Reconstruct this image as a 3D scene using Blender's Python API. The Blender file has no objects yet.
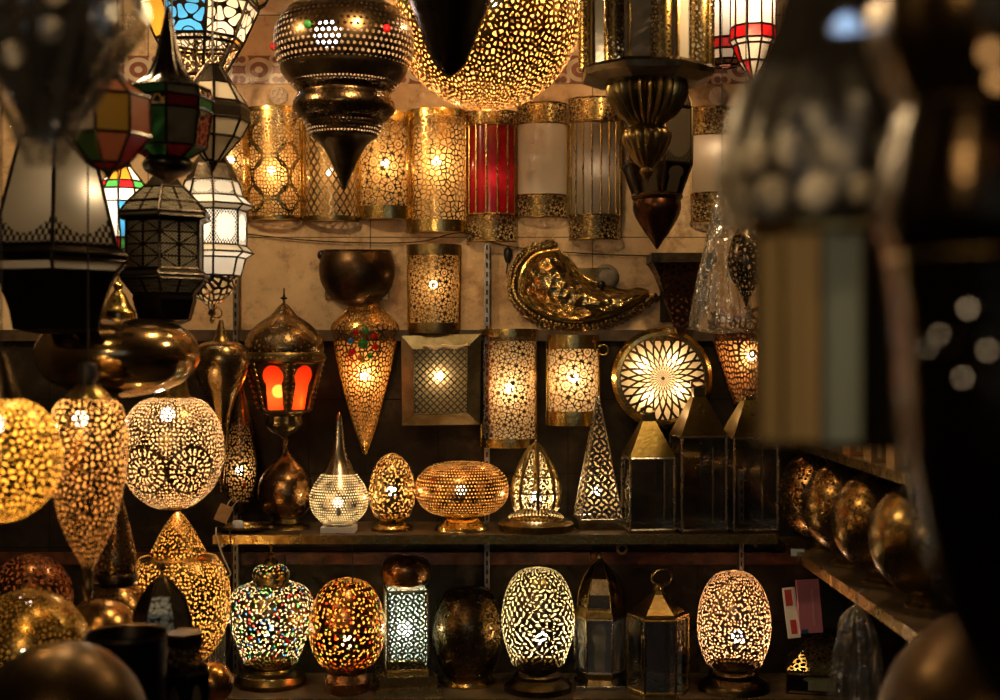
import bpy, math, random
from math import pi, sin, cos, sqrt
from mathutils import Vector, Matrix
R = random.Random(7)
sc = bpy.context.scene
C = sc.collection
EYE = 1.6            # camera height; the camera stands at the origin and looks along +Y
K = 0.00075          # metres per photo pixel per metre of distance
CEIL = 2.98
WALL = 4.32          # distance of the back wall
def wx(px, d): return (px - 500) * K * d
def wz(py, d): return EYE - (py - 350) * K * d
def py_of(z, d): return 350 + (EYE - z) / (K * d)

# ------------------------------------------------------------------ node helpers
class E:
    tree = None
    def __init__(s, v): s.v = v
    @staticmethod
    def op(name, *a, clamp=False):
        n = E.tree.nodes.new('ShaderNodeMath'); n.operation = name; n.use_clamp = clamp
        for i, x in enumerate(a):
            x = x.v if isinstance(x, E) else x
            if isinstance(x, (int, float)): n.inputs[i].default_value = x
            else: E.tree.links.new(x, n.inputs[i])
        return E(n.outputs[0])
    def __add__(s, o): return E.op('ADD', s, o)
    __radd__ = __add__
    def __sub__(s, o): return E.op('SUBTRACT', s, o)
    def __rsub__(s, o): return E.op('SUBTRACT', o, s)
    def __mul__(s, o): return E.op('MULTIPLY', s, o)
    __rmul__ = __mul__
    def __truediv__(s, o): return E.op('DIVIDE', s, o)
    def __gt__(s, o): return E.op('GREATER_THAN', s, o)
    def __lt__(s, o): return E.op('LESS_THAN', s, o)
def esin(a): return E.op('SINE', a)
def ecos(a): return E.op('COSINE', a)
def eabs(a): return E.op('ABSOLUTE', a)
def emin(a, b): return E.op('MINIMUM', a, b)
def emax(a, b): return E.op('MAXIMUM', a, b)
def fc(a): return a - E.op('FLOOR', a + 0.5)
def elen(a, b): return E.op('SQRT', a * a + b * b)
def band(r, c, w): return eabs(r - c) < w
def nd(kind, **kw):
    n = E.tree.nodes.new(kind)
    for k, v in kw.items(): setattr(n, k, v)
    return n
def link(a, b): E.tree.links.new(a.v if isinstance(a, E) else a, b)
def UV(layer='UVMap'):
    n = nd('ShaderNodeUVMap', uv_map=layer); s = nd('ShaderNodeSeparateXYZ'); link(n.outputs[0], s.inputs[0])
    return E(s.outputs[0]), E(s.outputs[1])
def OBJ(): return nd('ShaderNodeTexCoord').outputs['Object']
def noise(scale, detail=3, co=None, rough=.5):
    n = nd('ShaderNodeTexNoise'); n.inputs['Scale'].default_value = scale; n.inputs['Detail'].default_value = detail
    n.inputs['Roughness'].default_value = rough
    link(co if co is not None else OBJ(), n.inputs['Vector']); return n
def voro(size, feature='DISTANCE_TO_EDGE', rnd=.85, uv=None):
    n = nd('ShaderNodeTexVoronoi', feature=feature)
    if uv is not None:
        n.voronoi_dimensions = '2D'; c = nd('ShaderNodeCombineXYZ'); link(uv[0], c.inputs[0]); link(uv[1], c.inputs[1])
        link(c.outputs[0], n.inputs['Vector'])
    else: link(OBJ(), n.inputs['Vector'])
    n.inputs['Scale'].default_value = 1 / size; n.inputs['Randomness'].default_value = rnd
    return n
def ramp(fac, stops):
    n = nd('ShaderNodeValToRGB'); link(fac, n.inputs[0]); cr = n.color_ramp
    while len(cr.elements) < len(stops): cr.elements.new(.5)
    for e, (p, c) in zip(cr.elements, stops): e.position = p; e.color = (*c, 1)
    return n.outputs[0]
def newmat(name):
    m = bpy.data.materials.new(name); m.use_nodes = True; m.node_tree.nodes.clear(); E.tree = m.node_tree
    return m
def out(sh):
    o = nd('ShaderNodeOutputMaterial'); link(sh, o.inputs[0])
def mix(f, a, b):
    n = nd('ShaderNodeMixShader')
    if isinstance(f, (int, float)): n.inputs[0].default_value = f
    else: link(f, n.inputs[0])
    link(a, n.inputs[1]); link(b, n.inputs[2]); return n.outputs[0]
def bump(h, strength=.3, dist=.003):
    b = nd('ShaderNodeBump'); b.inputs['Strength'].default_value = strength; b.inputs['Distance'].default_value = dist
    link(h, b.inputs['Height']); return b.outputs[0]
def metal_sh(col, rough=.3, tarnish=.5, scale=22, hammer=0.25, engrave=None):
    p = nd('ShaderNodeBsdfPrincipled'); p.inputs['Metallic'].default_value = 1
    n = noise(scale, 5, rough=.65)
    dark = tuple(c * (1 - tarnish) * f for c, f in zip(col, (1, .82, .6)))
    link(ramp(n.outputs[0], [(.35, dark), (.65, col)]), p.inputs['Base Color'])
    rr = nd('ShaderNodeMapRange'); link(n.outputs[0], rr.inputs[0])
    rr.inputs[1].default_value = .3; rr.inputs[2].default_value = .7
    rr.inputs[3].default_value = min(.9, rough*.72 + .13); rr.inputs[4].default_value = rough*.72
    link(rr.outputs[0], p.inputs['Roughness'])
    if engrave is not None: link(bump(engrave, 1, .007), p.inputs['Normal'])
    elif hammer:
        link(bump(noise(90, 2).outputs[0], hammer, .003), p.inputs['Normal'])
    return p.outputs[0]
def diffuse(col):
    p = nd('ShaderNodeBsdfDiffuse'); p.inputs[0].default_value = (*col, 1); return p.outputs[0]
def transp(col=(1, 1, 1)):
    p = nd('ShaderNodeBsdfTransparent'); p.inputs[0].default_value = (*col, 1); return p.outputs[0]
_mc = {}
def metal(name, col, rough=.3, tarnish=.5, scale=22, hammer=.25, inner=None):
    if name in _mc: return _mc[name]
    m = newmat(name); s = metal_sh(col, rough, tarnish, scale, hammer)
    out(s); _mc[name] = m; return m
def perf(name, pat, col=(.55, .36, .14), rough=.35, tarnish=.55, inner=(.75, .5, .22), hammer=.1, tint=None):
    """sheet metal pierced by a pattern; the inside of the sheet is raw and dull"""
    if name in _mc: return _mc[name]
    m = newmat(name)
    hole = pat()
    g = nd('ShaderNodeNewGeometry')
    body = mix(g.outputs['Backfacing'], metal_sh(col, rough, tarnish, hammer=hammer), diffuse(inner))
    tr = nd('ShaderNodeBsdfTransparent')
    if tint is not None:
        v = voro(tint[0], 'F1', .8, UV()); sp = nd('ShaderNodeSeparateColor'); link(v.outputs['Color'], sp.inputs[0])
        r = ramp(sp.outputs[0], tint[1]); E.tree.nodes[-1].color_ramp.interpolation = 'CONSTANT'; link(r, tr.inputs[0])
    out(mix(hole, body, tr.outputs[0])); _mc[name] = m; return m
# patterns: 1 where the metal is cut away; u, v are metres along the sheet
def p_voro(size, t=.09, rnd=.95):
    return lambda: E(voro(size, rnd=rnd, uv=UV()).outputs[0]) > t
def p_pebble(size, t=.36, rnd=.8):
    return lambda: E(voro(size, 'F1', rnd, UV()).outputs[0]) < t
def p_girih(p, w=.055, inner=.22):
    def f():
        u, v = UV(); x = fc(u / p); y = fc(v / p); r = elen(x, y); th = E.op('ARCTAN2', y, x)
        x2 = fc(u / p + .5); y2 = fc(v / p + .5); r2 = elen(x2, y2)
        l = emax(band(r, .52, w), band(r2, .52, w))
        l = emax(l, band(r, inner + .05 * ecos(th * 8), w))
        l = emax(l, band(r2, inner * .75, w))
        return 1.0 - l
    return f
def p_voro2(size, t=.09, rnd=.85):
    return lambda: E(voro(size, rnd=rnd, uv=UV()).outputs[0]) > t
def p_dots(p, r=.3):
    def f():
        u, v = UV(); row = E.op('FLOOR', v / p + .5)
        return elen(fc(u / p + row * .5), fc(v / p)) < r
    return f
def p_lattice(p, w=.12, asp=1.0):
    def f():
        u, v = UV(); v = v / asp
        return emax(eabs(fc((u + v) / p)), eabs(fc((u - v) / p))) < (.5 - w)
    return f
def p_flower(p, n=8, w=.15, rr=.27):
    def f():
        u, v = UV(); x = fc(u / p); y = fc(v / p); r = elen(x, y); th = E.op('ARCTAN2', y, x)
        pet = band(r, rr, w) * (ecos(th * n) > -.45)
        x2 = fc(u / p + .5); y2 = fc(v / p + .5); r2 = elen(x2, y2); t2 = E.op('ARCTAN2', y2, x2)
        st = (r2 < (.2 + .05 * ecos(t2 * 4))) * (r2 > .07)
        return emax(emax(pet, r < .07), st)
    return f
def quasi(u, v, k, n=4, ph=0.0):
    s = None
    for i in range(n):
        a = pi * i / n + .2
        t = ecos(u * (k * cos(a)) + v * (k * sin(a)) + ph)
        s = t if s is None else s + t
    return s
def p_quasi(cell, w=.45, c=-.2, n=4):
    k = 2 * pi / cell
    def f():
        u, v = UV(); return eabs(quasi(u, v, k, n) - c) > w
    return f
def p_leaf(p, a=.5, b=.19):
    def f():
        u, v = UV(); row = E.op('FLOOR', v / (p * .62) + .5); uu = u / p + row * .5
        col = E.op('FLOOR', uu + .5); x = fc(uu); y = fc(v / (p * .62)) * .62
        wn = nd('ShaderNodeTexWhiteNoise', noise_dimensions='2D'); c = nd('ShaderNodeCombineXYZ')
        link(row, c.inputs[0]); link(col, c.inputs[1]); link(c.outputs[0], wn.inputs['Vector'])
        ang = (E(wn.outputs['Value']) - .5) * 3.4; s_, c_ = esin(ang), ecos(ang)
        X = x * c_ + y * s_; Y = y * c_ - x * s_
        return elen(X / a, Y / b) < 1.0
    return f
def p_rosette(Rr, n=16, tw=9, w=.30, mid=.16):
    """crossing spirals round a centre, as on the round wall lamp"""
    def f():
        u, v = UV(); r = elen(u, v) / Rr; th = E.op('ARCTAN2', v, u)
        g = E.op('SQRT', r) * tw
        a = eabs(esin(th * (n / 2) + g)); b = eabs(esin(th * (n / 2) - g))
        h = emin(a, b) > w
        c = (r < mid) * (r > .04) * (ecos(th * n) > -.2)
        return emax(h * (r > mid), c) * (r < .97)
    return f
def p_spots(size, spots, t=.09, Rr=.04):
    """small irregular holes with pierced rosettes at the given (u, v)"""
    def f():
        h = E(voro(size, rnd=.75, uv=UV()).outputs[0]) > t
        u, v = UV()
        for (a, b) in spots:
            x = u - a; y = v - b; r = elen(x, y) / Rr; th = E.op('ARCTAN2', y, x)
            ring = emax(emax(band(r, .40, .15) * (ecos(th * 14) > -.15), band(r, .76, .13) * (ecos(th * 22) > -.1)), r < .12)
            ins = r < 1.0
            h = ins * ring + (1.0 - ins) * h
        return h
    return f
def p_circles(p, size, t=.1):
    def f():
        h = E(voro(size, rnd=.75, uv=UV()).outputs[0]) > t
        u, v = UV()
        x = fc(u / p); y = fc(v / p); r = elen(x, y)
        x2 = fc(u / p + .5); y2 = fc(v / p + .5); r2 = elen(x2, y2)
        s = emax(band(r, .47, .028), band(r2, .3, .028))
        return h * (1.0 - s)
    return f
def p_rows(p, duty=.5):
    def f():
        u, v = UV(); return (eabs(fc(u / p)) < duty / 2)
    return f
def p_limit(f0, v0, v1):
    def f():
        h = f0(); u, v = UV(); return h * (v > v0) * (v < v1)
    return f

# metals
GOLD = metal('polished_brass', (.70, .50, .17), .22, .35)
BRASS = metal('aged_brass', (.56, .40, .14), .3, .55)
DBRASS = metal('tarnished_brass', (.29, .205, .08), .36, .6)
BRONZE = metal('dark_bronze', (.10, .068, .035), .36, .6)
BLACK = metal('blackened_iron', (.035, .028, .022), .38, .5)
COPPER = metal('old_copper', (.50, .26, .12), .3, .5)
STEEL = metal('galvanised_steel', (.32, .30, .27), .42, .4)
SILVER = metal('dull_nickel', (.45, .44, .40), .3, .4)
def thin_glass(name, col=(.9, .92, .88), gl=.16, rough=.05, tr=(.95, .95, .92), bmp=0):
    m = newmat(name)
    g = nd('ShaderNodeBsdfGlossy'); g.inputs['Color'].default_value = (*col, 1); g.inputs['Roughness'].default_value = rough
    if bmp: link(bump(noise(14, 4).outputs[0], bmp, .02), g.inputs['Normal'])
    lw = nd('ShaderNodeLayerWeight'); lw.inputs[0].default_value = .35
    f = emin(E(lw.outputs['Fresnel']) * .8 + gl, .9)
    s = mix(f, transp(tr), g.outputs[0])
    if bmp:
        tl = nd('ShaderNodeBsdfTranslucent'); tl.inputs[0].default_value = (.7, .66, .58, 1); s = mix(.045, s, mix(.5, tl.outputs[0], diffuse((.7, .66, .58))))
    out(s); return m
GLASS = thin_glass('clear_glass', (.9, .92, .88), .07)
SMOKE = thin_glass('dusty_glass', (.8, .8, .75), .14, .12, (.62, .60, .54))
PLASTIC = thin_glass('clear_plastic_film', (.95, .93, .88), .12, .22, (.88, .86, .82), 1.2)
def trans_glass(name, col, t=.55, rough=.18):
    m = newmat(name)
    tl = nd('ShaderNodeBsdfTranslucent'); tl.inputs[0].default_value = (*col, 1)
    p = nd('ShaderNodeBsdfPrincipled'); p.inputs['Base Color'].default_value = (*col, 1); p.inputs['Roughness'].default_value = rough
    n = noise(30, 3); link(bump(n.outputs[0], .15, .004), p.inputs['Normal'])
    out(mix(t, p.outputs[0], tl.outputs[0])); return m
WHITE_G = trans_glass('opal_glass', (.86, .80, .70))
CREAM_G = trans_glass('cream_glass', (.62, .54, .42))
GREY_G = trans_glass('grey_frosted_glass', (.32, .28, .23))
RED_G = trans_glass('red_glass', (.62, .015, .02))
CRIMSON_G = trans_glass('crimson_glass', (.32, .01, .015))
BLUE_G = trans_glass('blue_glass', (.05, .28, .62))
GREEN_G = trans_glass('green_glass', (.06, .30, .07))
AMBER_G = trans_glass('amber_glass', (.75, .30, .03))
PINK_G = trans_glass('salmon_glass', (.55, .22, .12))
YELLOW_G = trans_glass('yellow_glass', (.38, .24, .03))
def filigree(name, mask, glass_col, t=.55, metal_col=(.03, .022, .015), clear=0):
    """panes with metal filigree laid over the glass; the N layer runs -.5..5 across and 0..1 up each pane"""
    m = newmat(name); h = mask()
    tl = nd('ShaderNodeBsdfTranslucent'); tl.inputs[0].default_value = (*glass_col, 1)
    p = nd('ShaderNodeBsdfPrincipled'); p.inputs['Base Color'].default_value = (*glass_col, 1); p.inputs['Roughness'].default_value = .2
    gs = mix(t, p.outputs[0], tl.outputs[0])
    if clear: gs = mix(clear, gs, transp((1, .38, .06)))
    out(mix(h, metal_sh(metal_col, .35, .4), gs)); return m
def k_arch():
    u, v = UV('pane_uv'); x = eabs(u)
    return emax((x < .21) * (v < .68) * (v > .04), elen(u / .28, (v - .72) / .22) < 1.0)
def k_corner():
    u, v = UV('pane_uv'); x = eabs(u); y = eabs(v - .5)
    edge = emax(x / .5, y / .5)
    tooth = .74 + .09 * ecos(u * 40) * ecos(v * 40)
    corner = (x + y * .9) > .56
    lace = (ecos(u * 55) * ecos(v * 55)) > .0
    return 1.0 - emax((edge > tooth) * lace, corner * lace)
def k_foot():
    u, v = UV('pane_uv'); x = eabs(u)
    lace = (ecos(u * 60) * ecos(v * 60)) > -.05
    foot = (v < (.10 + x * x * .9)) * lace
    return (1.0 - foot)
def k_tri():
    u, v = UV('pane_uv'); v2 = fc(v * 2) ; a = eabs(u)
    line = emin(emin(eabs(a - eabs(v2)), eabs(v2)), emin(a, eabs(eabs(v2) - .5)))
    lace = (ecos(u * 70) * ecos(v * 90)) > .25
    return (line > .035) * (1.0 - lace)
def k_lace():
    u, v = UV('pane_uv')
    return eabs(quasi(u, v, 16, 4) - .2) > .55
ARCH_RED = filigree('red_arched_pane', k_arch, (.85, .045, .012), .6, (.16, .11, .055), .22)
CORNER_W = filigree('opal_filigree_pane', k_corner, (.92, .86, .76))
FOOT_C = filigree('cream_filigree_pane', k_foot, (.62, .54, .42))
FOOT_G = filigree('smoky_filigree_pane', k_foot, (.20, .16, .11), .45)
TRI_L = filigree('triangle_lattice_pane', k_tri, (.34, .30, .22), .4)
LACE_W = filigree('cream_lace_pane', k_lace, (.85, .72, .52))
LACE_B = filigree('blue_lace_pane', k_lace, (.06, .32, .70))
LACE_G = filigree('green_lace_pane', k_lace, (.15, .45, .10))
LACE_GOLD = perf('pierced_gold_panel', p_voro(.02, .1), (.5, .33, .12))
def plain(name, col, rough=.6, spec=.3, nscale=0, var=.25, bmp=.2):
    m = newmat(name); p = nd('ShaderNodeBsdfPrincipled'); p.inputs['Roughness'].default_value = rough
    p.inputs['Specular IOR Level'].default_value = spec
    if nscale:
        n = noise(nscale, 6, rough=.6)
        link(ramp(n.outputs[0], [(.3, tuple(c * (1 - var) for c in col)), (.7, tuple(min(1, c * (1 + var)) for c in col))]), p.inputs['Base Color'])
        link(bump(n.outputs[0], bmp, .004), p.inputs['Normal'])
    else: p.inputs['Base Color'].default_value = (*col, 1)
    out(p.outputs[0]); return m
RUBBER = plain('black_rubber', (.012, .011, .010), .5)
PAPERW = plain('white_paper', (.72, .70, .66), .7)
PAPERP = plain('pink_paper', (.60, .22, .30), .6)
PAPERR = plain('red_print', (.45, .05, .05), .6)
CARD = plain('brown_card', (.34, .20, .09), .8, nscale=40)
CARD2 = plain('orange_card', (.50, .20, .06), .8, nscale=40)
DARKP = plain('dark_plastic', (.015, .013, .012), .35)
BLUEP = plain('blue_plastic', (.02, .10, .28), .4)
WOOD = plain('dark_shelf_wood', (.07, .045, .024), .45, .25, nscale=18, var=.5)
TWINE = plain('cream_twine', (.65, .50, .30), .9)
def emis(name, col, st):
    m = newmat(name); e = nd('ShaderNodeEmission'); e.inputs[0].default_value = (*col, 1); e.inputs[1].default_value = st
    ad = nd('ShaderNodeAddShader'); link(e.outputs[0], ad.inputs[0]); link(transp(), ad.inputs[1]); out(ad.outputs[0]); m.cycles.emission_sampling = 'AUTO'; return m

# ------------------------------------------------------------------ mesh builder
class MB:
    def __init__(s): s.v = []; s.f = []; s.uv = []; s.un = []; s.mi = []; s.sm = []
    def quad(s, ids, uv, un, mi=0, sm=True):
        s.f.append(ids); s.uv.append(uv); s.un.append(un); s.mi.append(mi); s.sm.append(sm)
    def grid(s, P, uvf, wrap=False, mi=0, sm=True, flip=False):
        nr, nc = len(P), len(P[0]); b = len(s.v)
        for row in P: s.v += [tuple(p) for p in row]
        for i in range(nr - 1):
            for j in range(nc if wrap else nc - 1):
                j2 = (j + 1) % nc
                ids = [b + i*nc + j, b + (i+1)*nc + j, b + (i+1)*nc + j2, b + i*nc + j2]
                uv = [uvf(i, j), uvf(i+1, j), uvf(i+1, j+1), uvf(i, j+1)]
                if flip: ids.reverse(); uv.reverse()
                s.quad(ids, uv, uv, mi, sm)
    def lathe(s, prof, seg=48, a0=-pi, a1=pi, sy=1.0, o=(0, 0, 0), mi=0, sm=True, flute=0, fa=0):
        full = abs(a1 - a0 - 2*pi) < 1e-6; n = seg if full else seg + 1
        rm = max(p[0] for p in prof); L = [0]
        for a, b in zip(prof, prof[1:]): L.append(L[-1] + math.hypot(a[0]-b[0], a[1]-b[1]))
        P = []
        for r, z in prof:
            row = []
            for j in range(n):
                th = a0 + (a1 - a0) * j / seg; rr = max(r, 1e-4)
                if flute: rr *= 1 + fa * (abs(cos(th * flute / 2)) - .6)
                row.append((o[0] + rr*sin(th), o[1] - rr*sy*cos(th), o[2] + z))
            P.append(row)
        s.grid(P, lambda i, j: ((a0 + (a1-a0)*j/seg) * rm, L[-1] - L[i]), full, mi, sm)
    def tube(s, pts, r, seg=6, mi=0, closed=False, caps=True):
        pts = [Vector(p) for p in pts]; n = len(pts)
        rs = r if isinstance(r, (list, tuple)) else [r]*n
        P = []; up = Vector((0, 0, 1)); prev = None
        for i, p in enumerate(pts):
            if closed: t = pts[(i+1) % n] - pts[i-1]
            else: t = pts[min(i+1, n-1)] - pts[max(i-1, 0)]
            t.normalize()
            if prev is None:
                a = up if abs(t.z) < .9 else Vector((1, 0, 0)); x = t.cross(a).normalized()
            else:
                x = (prev - t * prev.dot(t)); x = x.normalized() if x.length > 1e-6 else t.orthogonal().normalized()
            prev = x; y = t.cross(x)
            P.append([p + (x*cos(2*pi*j/seg) + y*sin(2*pi*j/seg)) * rs[i] for j in range(seg)])
        if closed: P.append(P[0])
        elif caps:
            P.insert(0, [pts[0]]*seg); P.append([pts[-1]]*seg)
        s.grid(P, lambda i, j: (j*.01, i*.01), True, mi)
    def box(s, x0, y0, z0, x1, y1, z1, mi=0, M=None):
        b = len(s.v); c = [(x0,y0,z0),(x1,y0,z0),(x1,y1,z0),(x0,y1,z0),(x0,y0,z1),(x1,y0,z1),(x1,y1,z1),(x0,y1,z1)]
        if M is not None: c = [tuple(M @ Vector(p)) for p in c]
        s.v += c
        for q, (w, h) in (((0,1,5,4),(x1-x0,z1-z0)), ((1,2,6,5),(y1-y0,z1-z0)), ((2,3,7,6),(x1-x0,z1-z0)), ((3,0,4,7),(y1-y0,z1-z0)), ((4,5,6,7),(x1-x0,y1-y0)), ((3,2,1,0),(x1-x0,y1-y0))):
            s.quad([b+i for i in q], [(-w/2,0),(w/2,0),(w/2,h),(-w/2,h)], [(-.5,0),(.5,0),(.5,1),(-.5,1)], mi, False)
    def prism(s, n, lev, rot=0, mis=None, sy=1.0, cap0=False, cap1=False, cmi=0):
        """n-sided frustum bands; lev = [(r, z)] top to bottom; mis(i, k) -> material index or None to leave the pane out"""
        ring = lambda r, z: [(r*sin(rot + 2*pi*k/n), -r*sy*cos(rot + 2*pi*k/n), z) for k in range(n)]
        for i in range(len(lev)-1):
            A = ring(*lev[i]); B = ring(*lev[i+1])
            wA = 2*lev[i][0]*sin(pi/n); wB = 2*lev[i+1][0]*sin(pi/n); h = math.hypot(lev[i][0]-lev[i+1][0], lev[i][1]-lev[i+1][1]); wm = max(wA, wB, 1e-6)
            for k in range(n):
                mi = mis(i, k) if mis else 0
                if mi is None: continue
                k2 = (k+1) % n; b = len(s.v); s.v += [A[k], B[k], B[k2], A[k2]]
                s.quad([b, b+1, b+2, b+3], [(-wA/2, h), (-wB/2, 0), (wB/2, 0), (wA/2, h)], [(-.5*wA/wm, 1), (-.5*wB/wm, 0), (.5*wB/wm, 0), (.5*wA/wm, 1)], mi, False)
        for do, (r, z), rev in ((cap0, lev[0], False), (cap1, lev[-1], True)):
            if do:
                b = len(s.v); s.v += ring(r, z); ids = list(range(b, b+n))
                if rev: ids.reverse()
                s.quad(ids, [(s.v[q][0], s.v[q][1]) for q in ids], [(0, 0)]*n, cmi, False)
    def cage(s, n, lev, r, rot=0, rings=None, sy=1.0, vert=True, seg=6):
        P = [[(q*sin(rot + 2*pi*k/n), -q*sy*cos(rot + 2*pi*k/n), z) for k in range(n)] for q, z in lev]
        if vert:
            for k in range(n): s.tube([P[i][k] for i in range(len(lev))], r, seg)
        for i in (range(len(lev)) if rings is None else rings):
            for k in range(n): s.tube([P[i][k], P[i][(k+1) % n]], r, seg)
    def build(s, name, mats, parent=None, loc=(0, 0, 0), rot=(0, 0, 0)):
        me = bpy.data.meshes.new(name); me.from_pydata(s.v, [], s.f)
        l = me.uv_layers.new(name='UVMap'); l2 = me.uv_layers.new(name='pane_uv')
        flat = [c for u in s.uv for p in u for c in p]; l.data.foreach_set('uv', flat)
        flat = [c for u in s.un for p in u for c in p]; l2.data.foreach_set('uv', flat)
        for m in (mats if isinstance(mats, (list, tuple)) else [mats]): me.materials.append(m)
        me.polygons.foreach_set('material_index', s.mi); me.polygons.foreach_set('use_smooth', s.sm)
        me.update(); me.set_sharp_from_angle(angle=.62)
        o = bpy.data.objects.new(name, me); C.objects.link(o); o.location = loc; o.rotation_euler = rot
        if parent is not None: o.parent = parent
        return o
def spl(pts, k=6):
    """rounds a profile through its points"""
    r = []; n = len(pts)
    for i in range(n-1):
        p0, p1, p2, p3 = pts[max(i-1, 0)], pts[i], pts[i+1], pts[min(i+2, n-1)]
        for q in range(k):
            t = q/k
            r.append(tuple(.5*((2*b) + (c-a)*t + (2*a-5*b+4*c-d)*t*t + (-a+3*b-3*c+d)*t**3) for a, b, c, d in zip(p0, p1, p2, p3)))
    r.append(tuple(pts[-1])); return [(max(a[0], 0.0),) + tuple(a[1:]) if len(a) == 2 else a for a in r]
def tag(o, label, cat, group=None):
    o['label'] = label; o['category'] = cat
    if group: o['group'] = group
    return o

class T:
    """one thing: an Empty at its base; its parts are given in photo pixels at the thing's own distance"""
    def __init__(s, name, label, cat, cx, base, d, group=None, basez=None, tilt=0, yaw=0):
        s.d = d; s.s = K*d; s.cx = cx
        s.by = py_of(basez, d) if basez is not None else base
        o = bpy.data.objects.new(name, None); C.objects.link(o); o.empty_display_size = .05
        o.location = (wx(cx, d), d, wz(s.by, d)); o.rotation_euler = (0, tilt, yaw)
        tag(o, label, cat, group); s.o = o; s.main = None
    def L(s, px, py, dy=0): return ((px - s.cx)*s.s, dy*s.s, (s.by - py)*s.s)
    def pr(s, prof): return [(r*s.s, (s.by - py)*s.s) for r, py in prof]
    def lathe(s, name, prof, mat, smooth=True, seg=48, half=False, sy=1.0, ox=0, oy=0, parent=None, flute=0, fa=0, k=6):
        m = MB(); p = s.pr(spl(prof, k) if smooth else prof)
        a = pi/2 if half else pi
        m.lathe(p, seg//2 if half else seg, -a, a, sy, (ox*s.s, oy*s.s, 0), flute=flute, fa=fa)
        o = m.build(name, mat, parent or s.o); s.main = s.main or o; return o
    def prism(s, name, n, prof, mats, rot=0, mis=None, cap0=False, cap1=False, sy=1.0, parent=None):
        m = MB(); m.prism(n, s.pr(prof), rot, mis, sy, cap0, cap1); o = m.build(name, mats, parent or s.o); s.main = s.main or o; return o
    def cage(s, name, n, prof, r, mat, rot=0, rings=None, vert=True, sy=1.0):
        m = MB(); m.cage(n, s.pr(prof), r*s.s, rot, rings, sy, vert); return m.build(name, mat, s.o)
    def tube(s, name, pts, r, mat, closed=False, seg=8, parent=None):
        m = MB(); rr = [q*s.s for q in r] if isinstance(r, (list, tuple)) else r*s.s
        m.tube([s.L(*p) for p in pts], rr, seg, closed=closed); return m.build(name, mat, parent or s.o)
    def ring(s, name, px, py, rx, rz, r, mat, dy=0, yaw=0, parent=None):
        pts = [(px + rx*cos(a)*cos(yaw), py + rz*sin(a), dy + rx*cos(a)*sin(yaw)) for a in [2*pi*i/20 for i in range(20)]]
        return s.tube(name, pts, r, mat, True, parent=parent)
    def box(s, name, x0, y0, x1, y1, d0, d1, mat, parent=None, bev=.0015, rot=0):
        m = MB(); a = s.L(x0, y1, d0); b = s.L(x1, y0, d1)
        m.box(a[0], a[1], a[2], b[0], b[1], b[2], M=Matrix.Rotation(rot, 3, 'Z') if rot else None)
        o = m.build(name, mat, parent or s.o); q = o.modifiers.new('bevel', 'BEVEL'); q.width = bev; q.segments = 2; return o
    def ball(s, name, px, py, r, mat, dy=0, parent=None, sy=1.0, seg=12):
        m = MB(); x, y, z = s.L(px, py, dy)
        m.lathe([(r*s.s*sin(pi*i/8), r*s.s*cos(pi*i/8)) for i in range(9)], seg, sy=sy, o=(x, y, z))
        return m.build(name, mat, parent or s.o)
    def disc(s, name, px, py, prof, mat, seg=48, parent=None):
        """turned about the line of sight: prof = [(radius, towards viewer)] from the centre out"""
        m = MB(); x0, _, z0 = s.L(px, py); P = []
        for r, f in prof: P.append([(x0 + max(r, .03)*s.s*cos(2*pi*j/seg), -f*s.s, z0 + max(r, .03)*s.s*sin(2*pi*j/seg)) for j in range(seg)])
        m.grid(P, lambda i, j: (prof[i][0]*s.s*cos(2*pi*j/seg), prof[i][0]*s.s*sin(2*pi*j/seg)), True)
        return m.build(name, mat, parent or s.o)
    def bulb(s, px, py, r, glow, col=(1, .66, .30), dy=0, parent=None, vis=None):
        """a lit bulb: a softly glowing envelope with the filament's light inside; glow = brightness it gives the lamp's inner wall"""
        rad = r*BR; vis = vis or VIS; wf = .55 if vis > 2.3 or vis == 1.3 else .1; c2 = tuple((1 - wf)*x + wf*y for x, y in zip(col, (1, .95, .88)))
        key = 'lit_bulb_%g_%s' % (round(vis, 2), '_'.join('%.2f' % c for c in c2))
        if key not in _mc: _mc[key] = emis(key, c2, vis)
        o = s.ball('bulb', px, py, rad, _mc[key], dy, parent, seg=12)
        if glow:
            l = bpy.data.lights.new('filament', 'POINT'); l.energy = glow; l.color = col; l.shadow_soft_size = rad*s.s*.55
            q = bpy.data.objects.new('filament', l); C.objects.link(q); q.parent = o; q.location = s.L(px, py, dy)
        return o
    def cord(s, px, py, r=.5, mat=None, name='cord', dy=0):
        x, y, z = s.L(px, py, dy); m = MB(); m.tube([(x, y, z), (x, y, CEIL - s.o.location.z)], r*s.s, 6)
        return m.build(name, mat or RUBBER, s.o)
BR = 1.5; VIS = 2.4; GLOW = 3.1
def lum(glow, Rp, rp): return 4*pi*pi*GLOW*glow*(Rp*.0030)**2
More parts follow.
